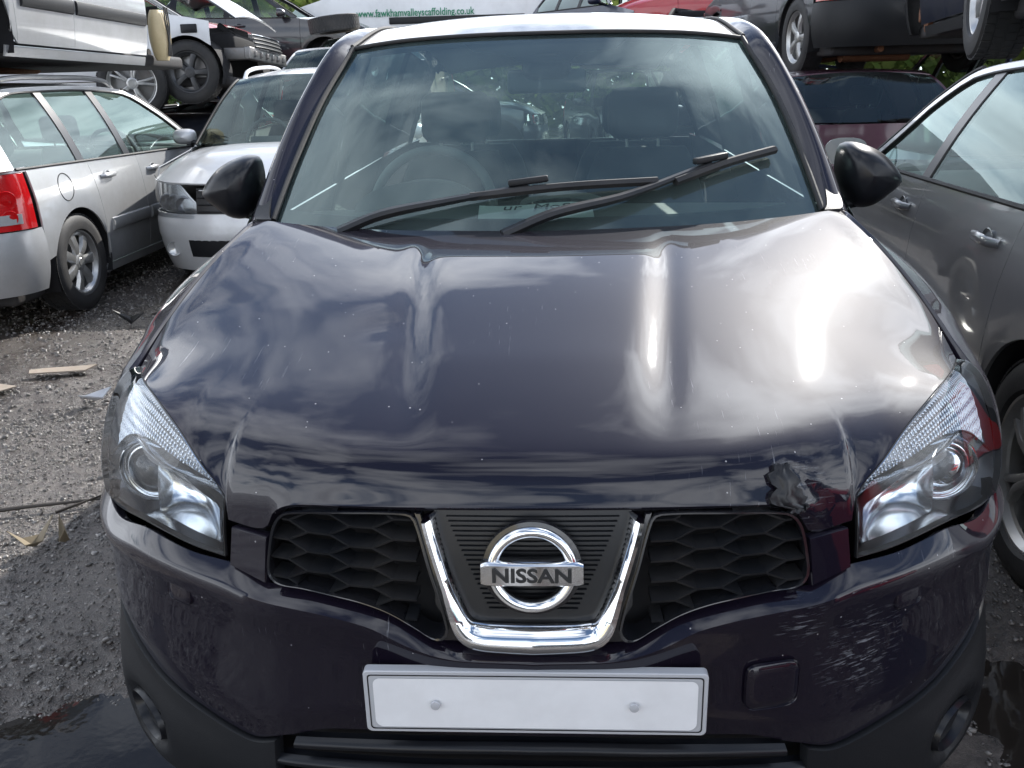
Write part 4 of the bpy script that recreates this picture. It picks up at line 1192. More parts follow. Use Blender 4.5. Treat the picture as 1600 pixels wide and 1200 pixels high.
def build_car(root, **kw):
    S = dict(BASE); S.update(kw)
    Ln, W = S['length'], S['half']
    ctr = (0, Ln / 2, .7)
    P = S['paint']; BP = S['bumper'] or P
    WZf = smooth_f([.15, .22, .38, .58, .76, .92, 1.05], [.93, .955, .985, 1.0, .992, .965, .93])
    wz = lambda z: float(WZf(z))
    OYf = smooth_f([.15, .25, .40, .55, .70, .85, 1.05], [.05, .02, 0, 0, .03, .07, .11])
    D, n = S['corner'], S['n']
    belt = lambda y: S['belt'][0] + (S['belt'][1] - S['belt'][0]) * (y - S['cowl'][0]) / (S['tail'][0] - S['cowl'][0])
    def sx(y, z):
        w_ = W * wz(z)
        if y < D:
            q = max(0., min(1., (D - y) / D)); w_ *= max(0.0, 1 - q ** n) ** (1 / n)
        if y > Ln - D:
            q = max(0., min(1., (y - Ln + D) / D)); w_ *= max(0.0, 1 - q ** n) ** (1 / n)
        return w_
    def cap(t, z, rear=False, off=0.0):
        """front (or rear) skin; t=-pi/2..pi/2 from one side round to the other"""
        st, ct = math.sin(abs(t)), math.cos(t)
        x = W * wz(z) * st ** (2 / n) * (1 if t >= 0 else -1)
        o = float(OYf(z)) * (1 if not rear else .6) * ct
        y = D * (1 - max(ct, 0) ** (2 / n)) + o + off * ct
        x -= off * st * (1 if t >= 0 else -1)
        return V((x, Ln - y if rear else y, z))
    def both(name, g, mat, panelled=True, **k):
        a = []
        for s in (1, -1):
            h = g if s > 0 else mirror(g)
            a.append(panel(name, h, mat, root, centre=ctr, gap=.0025, **k) if panelled else sheet(name, h, mat, root, centre=ctr))
        return a
    shoulder = lambda y: np.interp(y, [0, .25, .5, S['cowl'][0] + .15], [S['hood0'] - .02, S['hood0'] + .03, S['hood0'] + .09, belt(S['cowl'][0] + .15)])
    # --- front
    T = np.linspace(-1.5707, 1.5707, 41)
    zb0 = S['skirt']
    if S['front_bumper']:
        fb = panel('front_bumper', np.array([[cap(t, z, off=-.015 * math.sin(math.pi * (z - zb0) / (.56 - zb0)) - .006 * (.40 < z < .5)) for t in T] for z in np.linspace(zb0, .56, 14)]), BP, root, centre=ctr, gap=.002)
        sheet('lower_grille', np.array([[cap(t, z, off=-.016) for t in np.linspace(-.62, .62, 20)] for z in np.linspace(.26, .38, 4)]), 'trim', root, centre=ctr)
        for s in (1, -1):
            fo = MB()
            c = cap(s * .86, .31, off=-.02)
            fo.lathe([(-.012, .050), (-.006, .046), (0, .038), (.004, .0)], 20, c, 'y'); fo.build('fog_lamp', 'clear_lamp', fb)
    gr = sheet('grille', np.array([[cap(t, z, off=.012) for t in np.linspace(-.50, .50, 20)] for z in np.linspace(.56, S['hood0'] - .03, 5)]), 'mesh_black', root, centre=ctr)
    for k in range(4):
        zz = .575 + k * (S['hood0'] - .62) / 3
        MB().tube([cap(t, zz, off=.004) for t in np.linspace(-.48, .48, 16)], .006, 6).build('grille_bar', 'chrome' if k == 3 else 'mesh_black', gr)
    # headlamps
    lz = S['lampz']
    lt = lambda t, v: cap(t, (lz + .02 * (t - .5)) + v * (shoulder(cap(t, .7)[1]) - .012 - (lz + .02 * (t - .5))), off=-.004)
    if S['lights']:
        for s in (1, -1):
            le = bpy.data.objects.new('headlamp', None); COL.objects.link(le); le.parent = root; le.empty_display_size = .1
            g = np.array([[lt(t, v * np.interp(t, [.5, .7, 1.25], [.55, 1, 1])) for t in np.linspace(.52, 1.33, 18)] for v in np.linspace(0, 1, 10)])
            gg = g if s > 0 else mirror(g)
            panel('lens', gg, 'lens', le, centre=ctr, thick=.004)
            sheet('reflector', offset(gg, -.035, ctr), 'reflector', le, centre=ctr)
            for t in (.70, .98):
                c = lt(t, .48) + V((-.03, .03, 0)); c = c * V((s, 1, 1))
                MB().lathe([(.02, .062), (-.012, .058), (-.014, .05), (.01, .03), (.0, .0)], 22, c, 'y').build('lamp_bowl', 'lamp_grey', le)
    # bonnet
    yc, zc = S['cowl']
    if S['bonnet']:
        fr = np.array([cap(t, S['hood0'] + .03 * abs(math.sin(t)) ** 3 * .5, off=.0) for t in np.linspace(-1.33, 1.33, 31)])
        re = np.array([(x, yc + .14 * (abs(x) / (W * .9)) ** 2, zc - .035 * (abs(x) / (W * .9)) ** 2) for x in np.linspace(-W * .88, W * .88, 31)])
        l0, r0 = fr[0], fr[-1]
        sidec = lambda s: crs([fr[-1] if s > 0 else fr[0], V((s * W * .925, (fr[0][1] + yc) * .5, (shoulder(.6) + .015))), re[-1] if s > 0 else re[0]], 20)
        g = coons(fr, re, sidec(-1), sidec(1))
        u = np.linspace(-1, 1, 31)[None, :]; v = np.linspace(0, 1, 20)[:, None]
        g[..., 2] += .045 * (1 - u ** 4) * np.sin(np.pi * np.clip(v, 0, 1)) ** .8 + .012 * (np.abs(u) < .55) * np.sin(np.pi * v)
        panel('bonnet', g, P, root, centre=ctr, gap=.003)
    else:
        eng = MB(); eng.box((0, .55, .62), (.95, .55, .22), bev=.06); eng.box((.1, .55, .76), (.5, .36, .10), bev=.03); eng.tube([(-.4, .3, .7), (-.2, .5, .82), (.3, .7, .80)], .03, 8); eng.build('engine', 'liner', root)
    # wings, doors, quarters
    sill = .225
    def archc(y0, a0, a1, m=22):
        return [(y0 + S['arch'] * math.cos(a), max(S['wrad'] + S['arch'] * math.sin(a), sill)) for a in np.linspace(a0, a1, m)]
    def sp(name, b, t, mat, nu=26, nv_=12, fine=False):
        g2 = coons(resample(np.array(b, float), nu), resample(np.array(t, float), nu), pl([b[0], t[0]], nv_), pl([b[-1], t[-1]], nv_))
        g = np.array([[V((sx(y, z) + .006 * math.sin(math.pi * q / (nv_ - 1)), y, z)) for y, z in row] for q, row in enumerate(g2)])
        return both(name, g, mat)
    s1, s2, s3 = S['seam']
    wb = [(D * .98, .565)] + [p for p in archc(S['wf'], math.pi - .45, -.30) if p[0] > D] + [(s1, sill)]
    wt = [(D * .98, shoulder(D)), (.62, shoulder(.62)), (s1 - .02, shoulder(s1))]
    if S['wing']:
        sp('front_wing', wb, wt, P, nu=34)
    fd = rd = None
    ae = S['wr'] - S['arch']; yq = s3 - .10
    if yq > ae + .01:
        a_end = math.pi - math.acos((S['wr'] - yq) / S['arch']) if False else math.acos((yq - S['wr']) / S['arch'])
        rdb = [(s2, sill + .02), (ae - .006, sill + .02)] + [p for p in archc(S['wr'], math.pi, a_end, 10)]
    else:
        a_end = math.pi; rdb = [(s2, sill + .02), (yq, sill + .02)]
    if S['doors']:
        fd = sp('front_door', [(s1, sill + .02), (s2, sill + .02)], [(s1 - .02, belt(s1)), (s2 + .03, belt(s2))], P)
        rd = sp('rear_door', rdb, [(s2 + .03, belt(s2)), (s3, belt(s3))], P)
    qb = [rdb[-1]] + [p for p in archc(S['wr'], a_end, .30) if p[0] > yq + .004] + [(Ln - D, .40)]
    qt = [(s3, belt(s3)), (s3 + .3, belt(s3 + .3)), (Ln - D, belt(Ln - D))]
    sp('rear_quarter', qb, qt, P, nu=34)
    both('sill', np.array([[V((sx(2, z) - .01, y, z)) for y in np.linspace(S['wf'] + S['arch'] * .9, S['wr'] - S['arch'] * .9, 12)] for z in (.17, .20, .235)]), BP if BP != P else P)
    # --- rear
    panel('rear_bumper', np.array([[cap(t, z, True, off=-.02 * math.sin(math.pi * (z - .22) / .40)) for t in T] for z in np.linspace(.24, .62, 12)]), BP, root, centre=ctr, gap=.002)
    tgz = lambda z: z
    tg = np.array([[cap(t, z, True) for t in np.linspace(-.80, .80, 25)] for z in np.linspace(.62, S['tail'][1], 10)])
    panel('tailgate', tg, P, root, centre=ctr, gap=.003)
    for s in (1, -1):
        g = np.array([[cap(t * (1 + .0 * v), .625 + v * (S['tail'][1] - .66), True, off=-.006) for t in np.linspace(.82 + .10 * v, 1.50, 12)] for v in np.linspace(0, 1, 14)])
        tl = panel('tail_lamp', g if s > 0 else mirror(g), 'red_lens', root, centre=ctr)
        for zz_, rr_ in ((.70, .045), (.80, .055), (.885, .040)):
            if zz_ + rr_ > S['tail'][1] - .06: continue
            c = cap(s * 1.16, zz_, True, off=-.004)
            nrm_ = V((s * .75, .66, 0)); e1_ = V((-.66 * s, .75, 0))
            bw = np.array([[c + nrm_ * h_ + q_ * (math.cos(a) * e1_ + math.sin(a) * V((0, 0, 1))) for a in np.linspace(0, 2 * math.pi, 25)[:-1]] for q_, h_ in ((rr_, .0), (rr_ * .95, .006), (rr_ * .7, .004), (rr_ * .3, .007), (.001, .008))])
            MB().grid(bw, cu=True).build('lamp_chamber', 'red_lens', tl)
        g = np.array([[cap(t, .66 + v * .06, True, off=-.012) for t in np.linspace(.95, 1.30, 6)] for v in np.linspace(0, 1, 4)])
        panel('reversing_lens', g if s > 0 else mirror(g), 'clear_lamp', tl, centre=ctr, thick=.004)
        # body above the lamp up to the belt
        g = np.array([[cap(t, z, True) for t in np.linspace(.80, 1.5707, 10)] for z in np.linspace(S['tail'][1] - .035, S['belt'][1] + .01, 4)])
        panel('lamp_shoulder', g if s > 0 else mirror(g), P, root, centre=ctr)
    # --- greenhouse
    ya, (yt, zt), (yr, zr), (yg, zg) = yc + .10, S['top'], S['rear'], S['tail']
    OR = smooth_f([ya - .02, ya + .3, (ya + yt) / 2 + .12, yt + .05, yt + .35, (yt + yr) / 2, yr - .2, yr + .08, (yr + yg) / 2 + .10, yg],
                  [belt(ya), belt(ya) + (zt - belt(ya)) * .42, belt(ya) + (zt - belt(ya)) * .66, zt - .035, zt - .005, max(zt, zr) + .012, zr + .005, zr - .04, zr - (zr - zg) * .58, zg])
    def gx(y, z):
        b = belt(y); top = max(zt, zr)
        t = max(0, min(1.1, (z - b) / (top - b)))
        return sx(min(y, Ln - D), b) * (1 - t) + S['roofx'] * t + .018 * math.sin(math.pi * min(t, 1)) - .008
    gtop = lambda y: max(belt(y) + .002, min(float(OR(y - .05)), float(OR(y + .05))) - .028)
    ys = np.linspace(ya, yg - .01, 60)
    rail = np.array([[V((gx(y, z), y, z)) for y in ys for z in [gtop(y) + (float(OR(y)) - gtop(y)) * v]] for v in np.linspace(0, 1, 6)])
    both('roof_rail_panel', rail, P, thick=.02)
    ends = [ya + .16] + list(S['pillars']) + [S['last']]
    for k in range(len(ends) - 1):
        y0, y1 = ends[k] + (.045 if k else 0), ends[k + 1] - (.045 if k < len(ends) - 2 else 0)
        g = np.array([[V((gx(y, z) - .006, y, z)) for y in np.linspace(y0, y1, 18) for z in [belt(y) + (gtop(y) - belt(y)) * v]] for v in np.linspace(0, 1, 8)])
        for h in both('side_window', g, S['glass'], panelled=False):
            pass
        if k:
            yp = ends[k]
            g = np.array([[V((gx(y, z), y, z)) for y in (yp - .047, yp - .02, yp + .02, yp + .047) for z in [belt(y) + (gtop(y) - belt(y)) * v]] for v in np.linspace(0, 1, 8)])
            both('window_pillar', g, 'satin_black', thick=.02)
    if S['last'] < yg - .1:
        g = np.array([[V((gx(y, z), y, z)) for y in np.linspace(S['last'], yg - .02, 10) for z in [belt(y) + (gtop(y) - belt(y)) * v]] for v in np.linspace(0, 1, 8)])
        both('rear_pillar', g, P, thick=.02)
    # belt seal
    for s in (1, -1):
        MB().tube([(s * (sx(y, belt(y)) + .001), y, belt(y) + .004) for y in np.linspace(ya + .1, S['last'], 24)], .009, 6).build('belt_seal', 'rubber', root)
        MB().tube([(s * (gx(y, gtop(y)) + .001), y, gtop(y)) for y in np.linspace(ya + .14, S['last'], 30)], .007, 6).build('window_seal', 'rubber', root)
    # screens and roof
    def span(y_mid, z_mid, y_side, z_side, xs_, m=21, p=2.0):
        return np.array([(x, y_mid + (y_side - y_mid) * (abs(x) / xs_) ** p, z_mid + (z_side - z_mid) * (abs(x) / xs_) ** p) for x in np.linspace(-xs_, xs_, m)])
    def edge_x(y): return gx(y, float(OR(y)))
    wrows = []
    for v in np.linspace(0, 1, 14):
        y = ya + (yt + .06 - ya) * v
        zs = float(OR(y)); xs_ = edge_x(y) - .012
        ym = y - .10 + .03 * v; 
        zm = (zc - .005) + (zt + .012 - zc + .005) * v + .02 * math.sin(math.pi * v)
        wrows.append(span(ym, zm, y, zs + .004, xs_))
    if S['screens']:
        sheet('windscreen', np.array(wrows), S['glass'], root, centre=ctr)
    for s in (0, -1):
        MB().tube(np.array(wrows)[:, s] + V((0, -.003, .004)), .010, 6).build('screen_seal', 'rubber', root)
    rrows = []
    for v in np.linspace(0, 1, 18):
        y = yt + .06 + (yr + .05 - yt - .06) * v
        rrows.append(span(y - .07 * (1 - v) + .05 * v, np.interp(v, [0, .25, .5, .75, 1], [zt + .012, (zt + S['roofmid']) / 2 + .014, S['roofmid'], (zr + S['roofmid']) / 2 + .012, zr + .008]), y, float(OR(y)), edge_x(y) + .002, p=2.6))
    panel('roof', np.array(rrows), P, root, centre=ctr, gap=.002)
    grows = []
    for v in np.linspace(0, 1, 12):
        y = yr + .05 + (yg - .01 - yr - .05) * v
        grows.append(span(y + .05 + .05 * v, zr + .006 + (zg - zr) * v, y, float(OR(y)), edge_x(y) - .03))
    if S['screens']:
        sheet('rear_screen', np.array(grows), S['glass'], root, centre=ctr)
    if S['rails']:
        for s in (1, -1):
            xr_ = edge_x(2.4) - .03
            zz = lambda y: float(OR(y)) + .05
            MB().tube(crs([(s * xr_, yt + .12, zz(yt + .12) - .055), (s * xr_, yt + .25, zz(yt + .25) + .002), (s * xr_, (yt + yr) / 2, zz((yt + yr) / 2) + .004), (s * xr_, yr - .15, zz(yr - .15) + .002), (s * xr_, yr + .05, zz(yr + .05) - .05)], 30), .017, 8).build('roof_rail', S['rails'], root)
    # --- trims
    if S['handles']:
        for (yh, zh, dr) in ((s2 - .17, belt(s2) - .115, fd), (s3 - .20, belt(s3) - .115, rd)):
            if dr is None: continue
            for i_, s in enumerate((1, -1)):
                x = s * (sx(yh, zh) + .004)
                h = MB(); h.tube([(x - s * .004, yh - .10, zh), (x + s * .022, yh - .075, zh + .002), (x + s * .026, yh, zh + .003), (x + s * .022, yh + .065, zh + .002), (x - s * .002, yh + .09, zh)], [.010, .014, .015, .014, .011], 10, squash=(.7, 1.15)); ho = h.build('door_handle', P, dr[i_])
                c = MB(); c.lathe([(0.0015, .050), (.003, .046), (-.010, .030), (-.014, .0)], 22, (0, 0, 0), 'x')
                co = c.build('handle_cup', P, dr[i_]); co.location = (x, yh - .005, zh - .006); co.scale = (s, 1, .85)
    if S['moulding'] and fd:
        for i_, s in enumerate((1, -1)):
            for (y0, y1, dr) in ((s1 + .03, s2 - .02, fd), (s2 + .02, s3 - .14, rd)):
                g = []
                for z, o_ in ((.545, .0), (.540, .013), (.522, .019), (.478, .019), (.460, .013), (.455, .0)):
                    g.append([V((s * (sx(y, z) + .004 + o_), y, z)) for y in np.linspace(y0, y1, 10)])
                g = np.array(g); b = MB().grid(g); b.add(g[:, 0], [tuple(range(6))]); b.add(g[:, -1], [tuple(range(6))])
                b.build('rub_strip', S['moulding'], dr[i_])
    if S['flap']:
        for s in (-1,):
            yf_, zf_ = s3 + .36, belt(s3) - .13
            MB().tube([(s * (sx(yf_ + .085 * math.cos(a), zf_ + .085 * math.sin(a)) + .005), yf_ + .085 * math.cos(a), zf_ + .085 * math.sin(a)) for a in np.linspace(0, 2 * math.pi, 33)[:-1]], .0035, 6, closed=True).build('fuel_flap_joint', 'rubber', root)
    if S['mirrors']:
        for s in (1, -1):
            ym, zm = ya + .18, belt(ya) + .07
            g = []
            for t in np.linspace(0, 1, 9):
                k = (1 - (1 - t) ** 2.2) ** .5
                g.append([(s * (W + .10) + .095 * k * math.copysign(abs(math.cos(a)) ** .7, math.cos(a)), ym - .06 + .11 * t, zm + .062 * k * math.copysign(abs(math.sin(a)) ** .7, math.sin(a))) for a in np.linspace(0, 2 * math.pi, 25)[:-1]])
            g = np.array(g); b = MB().grid(g, cu=True); b.add(g[-1], [tuple(range(24))]); mo = b.build('door_mirror', P if S['mirrors'] is True else S['mirrors'], root, True, 60)
            MB().tube([(s * (W - .06), ym + .02, zm - .06), (s * (W + .04), ym + .0, zm - .045)], .022, 8).build('mirror_foot', 'trim', mo)
    # --- underside, liners, wheels
    ub = MB(); ub.box((0, Ln / 2, .22), (2 * W * .86, Ln - .5, .10), bev=.03); ubo = ub.build('floor_pan', 'underseal', root)
    ex = MB(); ex.tube(crs([(.25, .9, .17), (.15, 1.6, .15), (.2, 2.6, .15), (.30, S['wr'] + .2, .20), (.40, Ln - .12, .22)], 24), .028, 8); ex.tube([(.0, S['wr'] + .45, .20), (.62, S['wr'] + .45, .20)], .085, 12); ex.build('exhaust', 'rust', ubo)
    for yy in (S['wf'], S['wr']):
        MB().tube([(-W + .15, yy, .28), (W - .15, yy, .28)], .035, 8).build('axle', 'underseal', ubo)
    for yy in (S['wf'], S['wr']):
        if yy == S['wf'] and not S['wing']: continue
        for s in (1, -1):
            a = np.linspace(-.35, math.pi + .35, 18)
            g = np.array([[(x, yy + (S['arch'] + .012) * math.cos(t), S['wrad'] + (S['arch'] + .012) * math.sin(t)) for t in a] for x in (s * (W - .015), s * (W - .30))])
            b = MB().grid(g); b.add(g[1], [tuple(range(18))]); b.build('arch_liner', 'liner', root)
    k = 0
    for yy in (S['wf'], S['wr']):
        for s in (1, -1):
            if S['wheels'][k] == 1:
                lathe_wheel(root, 'wheel', (s * (W - .115), yy, S['wrad']), S['wrad'], S['tyre'], S['rim'], S['spokes'], S['style'], s, S['rimmat'], S['twin'])
            elif S['wheels'][k] == 0:
                hb = MB(); hb.lathe([(-.03, .135), (.0, .135), (.004, .13), (.004, .07), (.05, .065), (.055, .03), (.055, 0)], 28, (0, 0, 0), 'x')
                ho = hb.build('brake_disc', 'rust', root); ho.location = (s * (W - .10), yy, S['wrad']); ho.scale = (s, 1, 1)
            k += 1
    # --- cabin
    if S['cabin']:
        d = np.array([[(x, y + .08 * (x / W) ** 2, z) for x in np.linspace(-W * .84, W * .84, 12)] for y, z in ((yc + .0, zc - .06), (yc + .25, zc - .02), (yc + .45, zc - .02), (yc + .52, zc - .08), (yc + .52, zc - .35))])
        da = sheet('dashboard', d, S['dashmat'], root, centre=ctr)
        st = bpy.data.objects.new('steering_wheel', None); COL.objects.link(st); st.parent = root; st.location = (-.34, yc + .66, zc - .02); st.rotation_euler = (R(66), 0, 0)
        MB().tube([(.185 * math.cos(a), .185 * math.sin(a), 0) for a in np.linspace(0, 2 * math.pi, 33)[:-1]], .016, 8, closed=True).build('wheel_rim', 'dash', st)
        b = MB(); b.box((0, 0, -.01), (.32, .07, .035), bev=.012); b.build('airbag_boss', 'dash', st)
        for x in (-.34, .34):
            seat_mesh(root, x, yc + .98, .46, .58, S['seatmat'], zc - .53)
        for x in (-.36, .36):
            seat_mesh(root, x, S['wr'] - .48, .56, .52, S['seatmat'], zc - .50)
    return S
# ------------------------------------------------------------------ the cars around it
PI = math.pi
def car(name, label, loc, rot=(0, 0, 0), scale=1.0, **kw):
    t = thing(name, label, 'car', loc, rot)
    t.scale = (scale,) * 3 if not isinstance(scale, tuple) else scale
    build_car(t, **kw)
    return t

# silver estate with the red tail lamp
car('estate_car', 'silver estate car with red tail lamp, standing on the gravel under another car', (-3.96, 8.08, 0), (0, 0, PI), length=4.35, half=.87, wf=.85, wr=3.44,
    seam=(1.15, 2.42, 3.17), pillars=(2.55, 3.22), last=3.98, belt=(.90, .965), cowl=(1.08, .93), top=(1.95, 1.41), rear=(3.70, 1.41), tail=(4.20, .98), roofmid=1.455,
    roofx=.60, paint='silver', moulding='silver', flap=True, rails='silver', spokes=7, n=2.4, corner=.46, mirrors='trim', hood0=.70, skirt=.2)
# pale silver hatchback nose-on behind it
car('hatchback_car', 'pale silver hatchback facing the camera, squeezed between the estate and the dark car', (-2.03, 5.0, 0), (0, 0, R(3)), length=4.25, half=.84, wf=.85, wr=3.4,
    hood0=.76, lampz=.49, cowl=(1.15, .96), top=(1.95, 1.46), rear=(3.5, 1.47), roofmid=1.53, roofx=.60, belt=(.93, 1.0), paint='pale_silver', rails='pale_silver', seam=(1.2, 2.25, 3.1),
    corner=.50, n=2.3, skirt=.15, twin=True)
# warm grey hatchback on the other side
car('hatchback_car', 'warm grey hatchback with two door handles showing, nose away, close beside the dark car', (2.45, 4.50, 0), (0, 0, PI - R(4.8)), length=4.15, half=.87, wf=.80, wr=3.36, wrad=.325, arch=.375,
    rim=.225, spokes=5, twin=True, seam=(1.0, 2.08, 3.06), pillars=(2.03, 3.02), last=3.62, cowl=(.98, .96), top=(1.72, 1.42), rear=(3.25, 1.42), tail=(3.95, 1.02), belt=(.965, 1.03), roofmid=1.485,
    paint='warm_grey', dashmat='dash_pale', corner=.40)
# white car lying on top of the estate, front wing gone
wc = car('silver_car', 'silver car stacked on the estate, wheels gone, dark strip along its doors', (-4.0, 7.42, 1.36), (R(1.2), 0, PI), length=4.1, half=.84, wf=.85, wr=3.38, wheels=(2, 2, 2, 2), paint='silver',
         moulding='trim', wing=False, front_bumper=False, lights=False, bonnet=False, cabin=False, handles=False, seam=(1.18, 2.28, 3.05), mirrors=False)
tk = MB()
rings = []
for t in np.linspace(0, 1, 12):
    sq = math.sin(math.pi * (.06 + .88 * t)) ** .3
    rings.append([(-.80 + .07 * sq * math.cos(a), .86 + .13 * sq * (.75 + .25 * t) * math.copysign(abs(math.sin(a)) ** .6, math.sin(a)), .22 + .38 * t) for a in np.linspace(0, 2 * PI, 21)[:-1]])
g = np.array(rings); tk.grid(g, cu=True); tk.add(g[0], [tuple(range(20))]); tk.add(g[-1], [tuple(range(20))])
tk.build('washer_tank', 'tank', wc, True, 60)
for q in range(3):
    MB().tube(crs([(-.875, .84 + .03 * q, .62), (-.885, .85 + .035 * q, .50), (-.88, .86 + .012 * q, .38), (-.87, .84 + .03 * q, .25)], 16), .006, 6).build('cable', 'rubber', wc)
# dark car nose-on behind, at ground level
car('wrecked_car', 'black wreck under the stripped white car, beyond the silver estate', (-4.25, 8.35, 0), (0, 0, R(-6)), length=4.3, half=.88, hood0=.88, cowl=(1.05, 1.10), top=(1.9, 1.20), rear=(3.3, 1.18), tail=(4.0, 1.12), roofmid=1.21,
    belt=(1.08, 1.11), paint='black_paint', cabin=False, screens=False, mirrors=False, pillars=(2.2, 3.0), last=3.6, lights=True, bumper='trim')
# stripped white car lying across it
ws = car('stripped_car', 'stripped white car set crosswise on the wrecks, bare crash beam and black wheel showing', (-3.15, 9.42, 1.17), (0, R(3), PI / 2), length=4.1, half=.84, wf=.66, wr=3.2, corner=.40, paint='white_paint', front_bumper=False, bonnet=False,
         lights=False, rimmat='dark_alloy', cabin=False, screens=False, handles=False, seam=(1.05, 2.1, 2.9), mirrors=False, wheels=(1, 1, 1, 1))
bm_ = MB(); bm_.box((0, .08, .50), (1.30, .07, .13), bev=.015); bm_.box((.55, .22, .50), (.10, .26, .12), bev=.01); bm_.box((-.55, .22, .50), (.10, .26, .12), bev=.01)
for q in range(6): bm_.box((-.5 + .2 * q, .04, .50), (.05, .03, .05), bev=.004)
bm_.build('crash_beam', 'steel', ws)
for s in (1, -1):
    i_ = MB(); i_.box((s * .845, .60, .735), (.02, .17, .085), bev=.012); i_.box((s * .853, .60, .735), (.012, .13, .055), bev=.006); i_.build('repeater_vent', 'trim', ws)
lid = np.array([[(x, .15 + .95 * t, .90 + .32 * math.sin(t * 2.2) - .06 * (x / .7) ** 2) for x in np.linspace(-.70, .70, 14)] for t in np.linspace(0, 1, 12)])
panel('raised_bonnet', lid, 'black_paint', ws, thick=.02)
# a loose alloy wheel
lw = thing('alloy_wheel', 'loose silver twin-spoke alloy wheel standing on the black wreck', 'wheel', (-4.38, 8.55, 1.43), (R(4), 0, R(-78)))
fill_wheel(lw, .345, .22, .245, 5, 'alloy', 'alloy', True)
# white car at the back, only its flank in view
car('white_car', 'white car on the ground far behind, seen between the silver cars', (-3.1, 14.0, .35), (0, 0, PI + R(8)), length=4.2, paint='white_paint', cabin=False, half=.86)
# red car piled behind it
car('red_car', 'red car piled on the far wrecks at the left, behind the stripped white car', (-4.15, 12.2, 1.25), (0, 0, PI / 2), length=4.2, paint='red_paint', cabin=False, screens=False, wheels=(0, 1, 0, 1))
# beige people carrier and the tyre on its roof
car('people_carrier', 'beige people carrier whose roof shows behind the dark car, a tyre lying on it', (-2.35, 9.75, .50), (0, 0, R(2)), length=4.3, half=.87, cowl=(1.0, 1.0), top=(1.75, 1.44), rear=(3.9, 1.43), tail=(4.2, 1.05),
    roofmid=1.49, roofx=.62, belt=(.98, 1.03), last=3.9, paint='beige_paint', cabin=False, rails=False)
ty = thing('tyre', 'worn tyre lying on the roof of the beige people carrier', 'tyre', (-2.92, 11.5, 2.10), (0, R(84), 0))
fill_wheel(ty, .33, .20, .20, 5, 'steel', 'dark_alloy', False)
car('crushed_car', 'flattened dark wreck underneath the beige people carrier', (-2.35, 9.7, 0), (0, 0, R(2)), scale=(1, 1, .33), length=4.3, paint='navy_paint', cabin=False, screens=False, wheels=(2, 2, 2, 2), mirrors=False, handles=False)

# scaffolder's white van lying on the back row
vn = thing('white_van', 'white panel van with a green web address, set on top of the far row', 'van', (-4.6, 16.2, 1.55), (0, 0, -PI / 2))
def van(root, paint, ln=5.2, half=.95, h=2.2):
    prof = [(.0, .30), (.0, .75), (.12, 1.0), (.75, 1.18), (1.45, 1.95), (1.7, h), (ln - .12, h), (ln, h - .15), (ln, .30)]
    def xx(z): return half * np.interp(z, [.2, .6, 1.1, h], [.96, 1.0, .98, .86])
    for s in (1, -1):
        ol = resample(np.array(prof + [prof[0]]), 90)
        # side skin with wheel arches
        g = []
        for y in np.linspace(0, ln, 70):
            zt = np.interp(y, [p[0] + i * 1e-6 for i, p in enumerate(prof[1:8])], [p[1] for p in prof[1:8]])
            zb = .30
            for yw in (.95, ln - 1.15):
                if abs(y - yw) < .42: zb = max(zb, .34 + math.sqrt(.42 ** 2 - (y - yw) ** 2))
            g.append([(s * xx(z), y, z) for z in np.linspace(zb, zt, 14)])
        panel('side_panel', np.array(g), paint, root, centre=(0, ln / 2, 1))
        for yw in (.95, ln - 1.15):
            a = np.linspace(0, PI, 16)
            b = MB(); gg = np.array([[(x, yw + .43 * math.cos(t), .34 + .43 * math.sin(t)) for t in a] for x in (s * half * .97, s * (half - .35))]); b.grid(gg); b.add(gg[1], [tuple(range(16))]); b.build('arch_liner', 'liner', root)
            lathe_wheel(root, 'wheel', (s * (half - .13), yw, .34), .34, .21, .20, 5, 'steel', s, 'dark_alloy')
        m = MB(); m.box((s * (half + .004), 2.9, .78), (.03, 2.3, .11), bev=.01); m.build('rub_strip', 'trim', root)
        w_ = np.array([[(s * (xx(z) + .004), y, z) for y in np.linspace(1.25 - .0 + (1.65 - z) * -.5, 2.0, 8)] for z in np.linspace(1.2, 1.8, 6)])
        sheet('cab_window', w_, 'privacy', root, centre=(0, ln / 2, 1))
    top = np.array([[(x, y, z + .03 * (1 - (x / half) ** 2)) for x in np.linspace(-1, 1, 12) * xx(z)] for y, z in resample(np.array(prof), 60)])
    panel('roof_and_nose', top, paint, root, centre=(0, ln / 2, 1))
    MB().box((0, ln / 2, .34), (half * 1.8, ln - .2, .10), bev=.02).build('floor_pan', 'underseal', root)
van(vn, 'white_paint')
text_obj('web_address', 'www.fawkhamvalleyscaffolding.co.uk', .165, 'green_ink', vn, (.962, 2.20, .90), (PI / 2, 0, PI / 2), .002, .82, .002)
car('wrecked_car', 'dark wreck under the scaffolder\'s white van in the far row', (-.2, 16.3, 0), (0, 0, PI / 2), length=4.3, paint='navy_paint', cabin=False, screens=False, wheels=(2, 2, 2, 2))
car('black_car', 'black car crosswise between the red car and the white van', (-2.75, 14.1, 1.36), (0, 0, PI / 2), length=4.2, paint='black_paint', cabin=False, screens=False, wheels=(0, 0, 1, 1), wf=.75)
car('wrecked_car', 'navy wreck at the bottom of the far left stack', (-2.9, 12.3, -.08), (0, 0, PI / 2), length=4.2, paint='navy_paint', cabin=False, screens=False, wheels=(2, 2, 2, 2), half=.80)
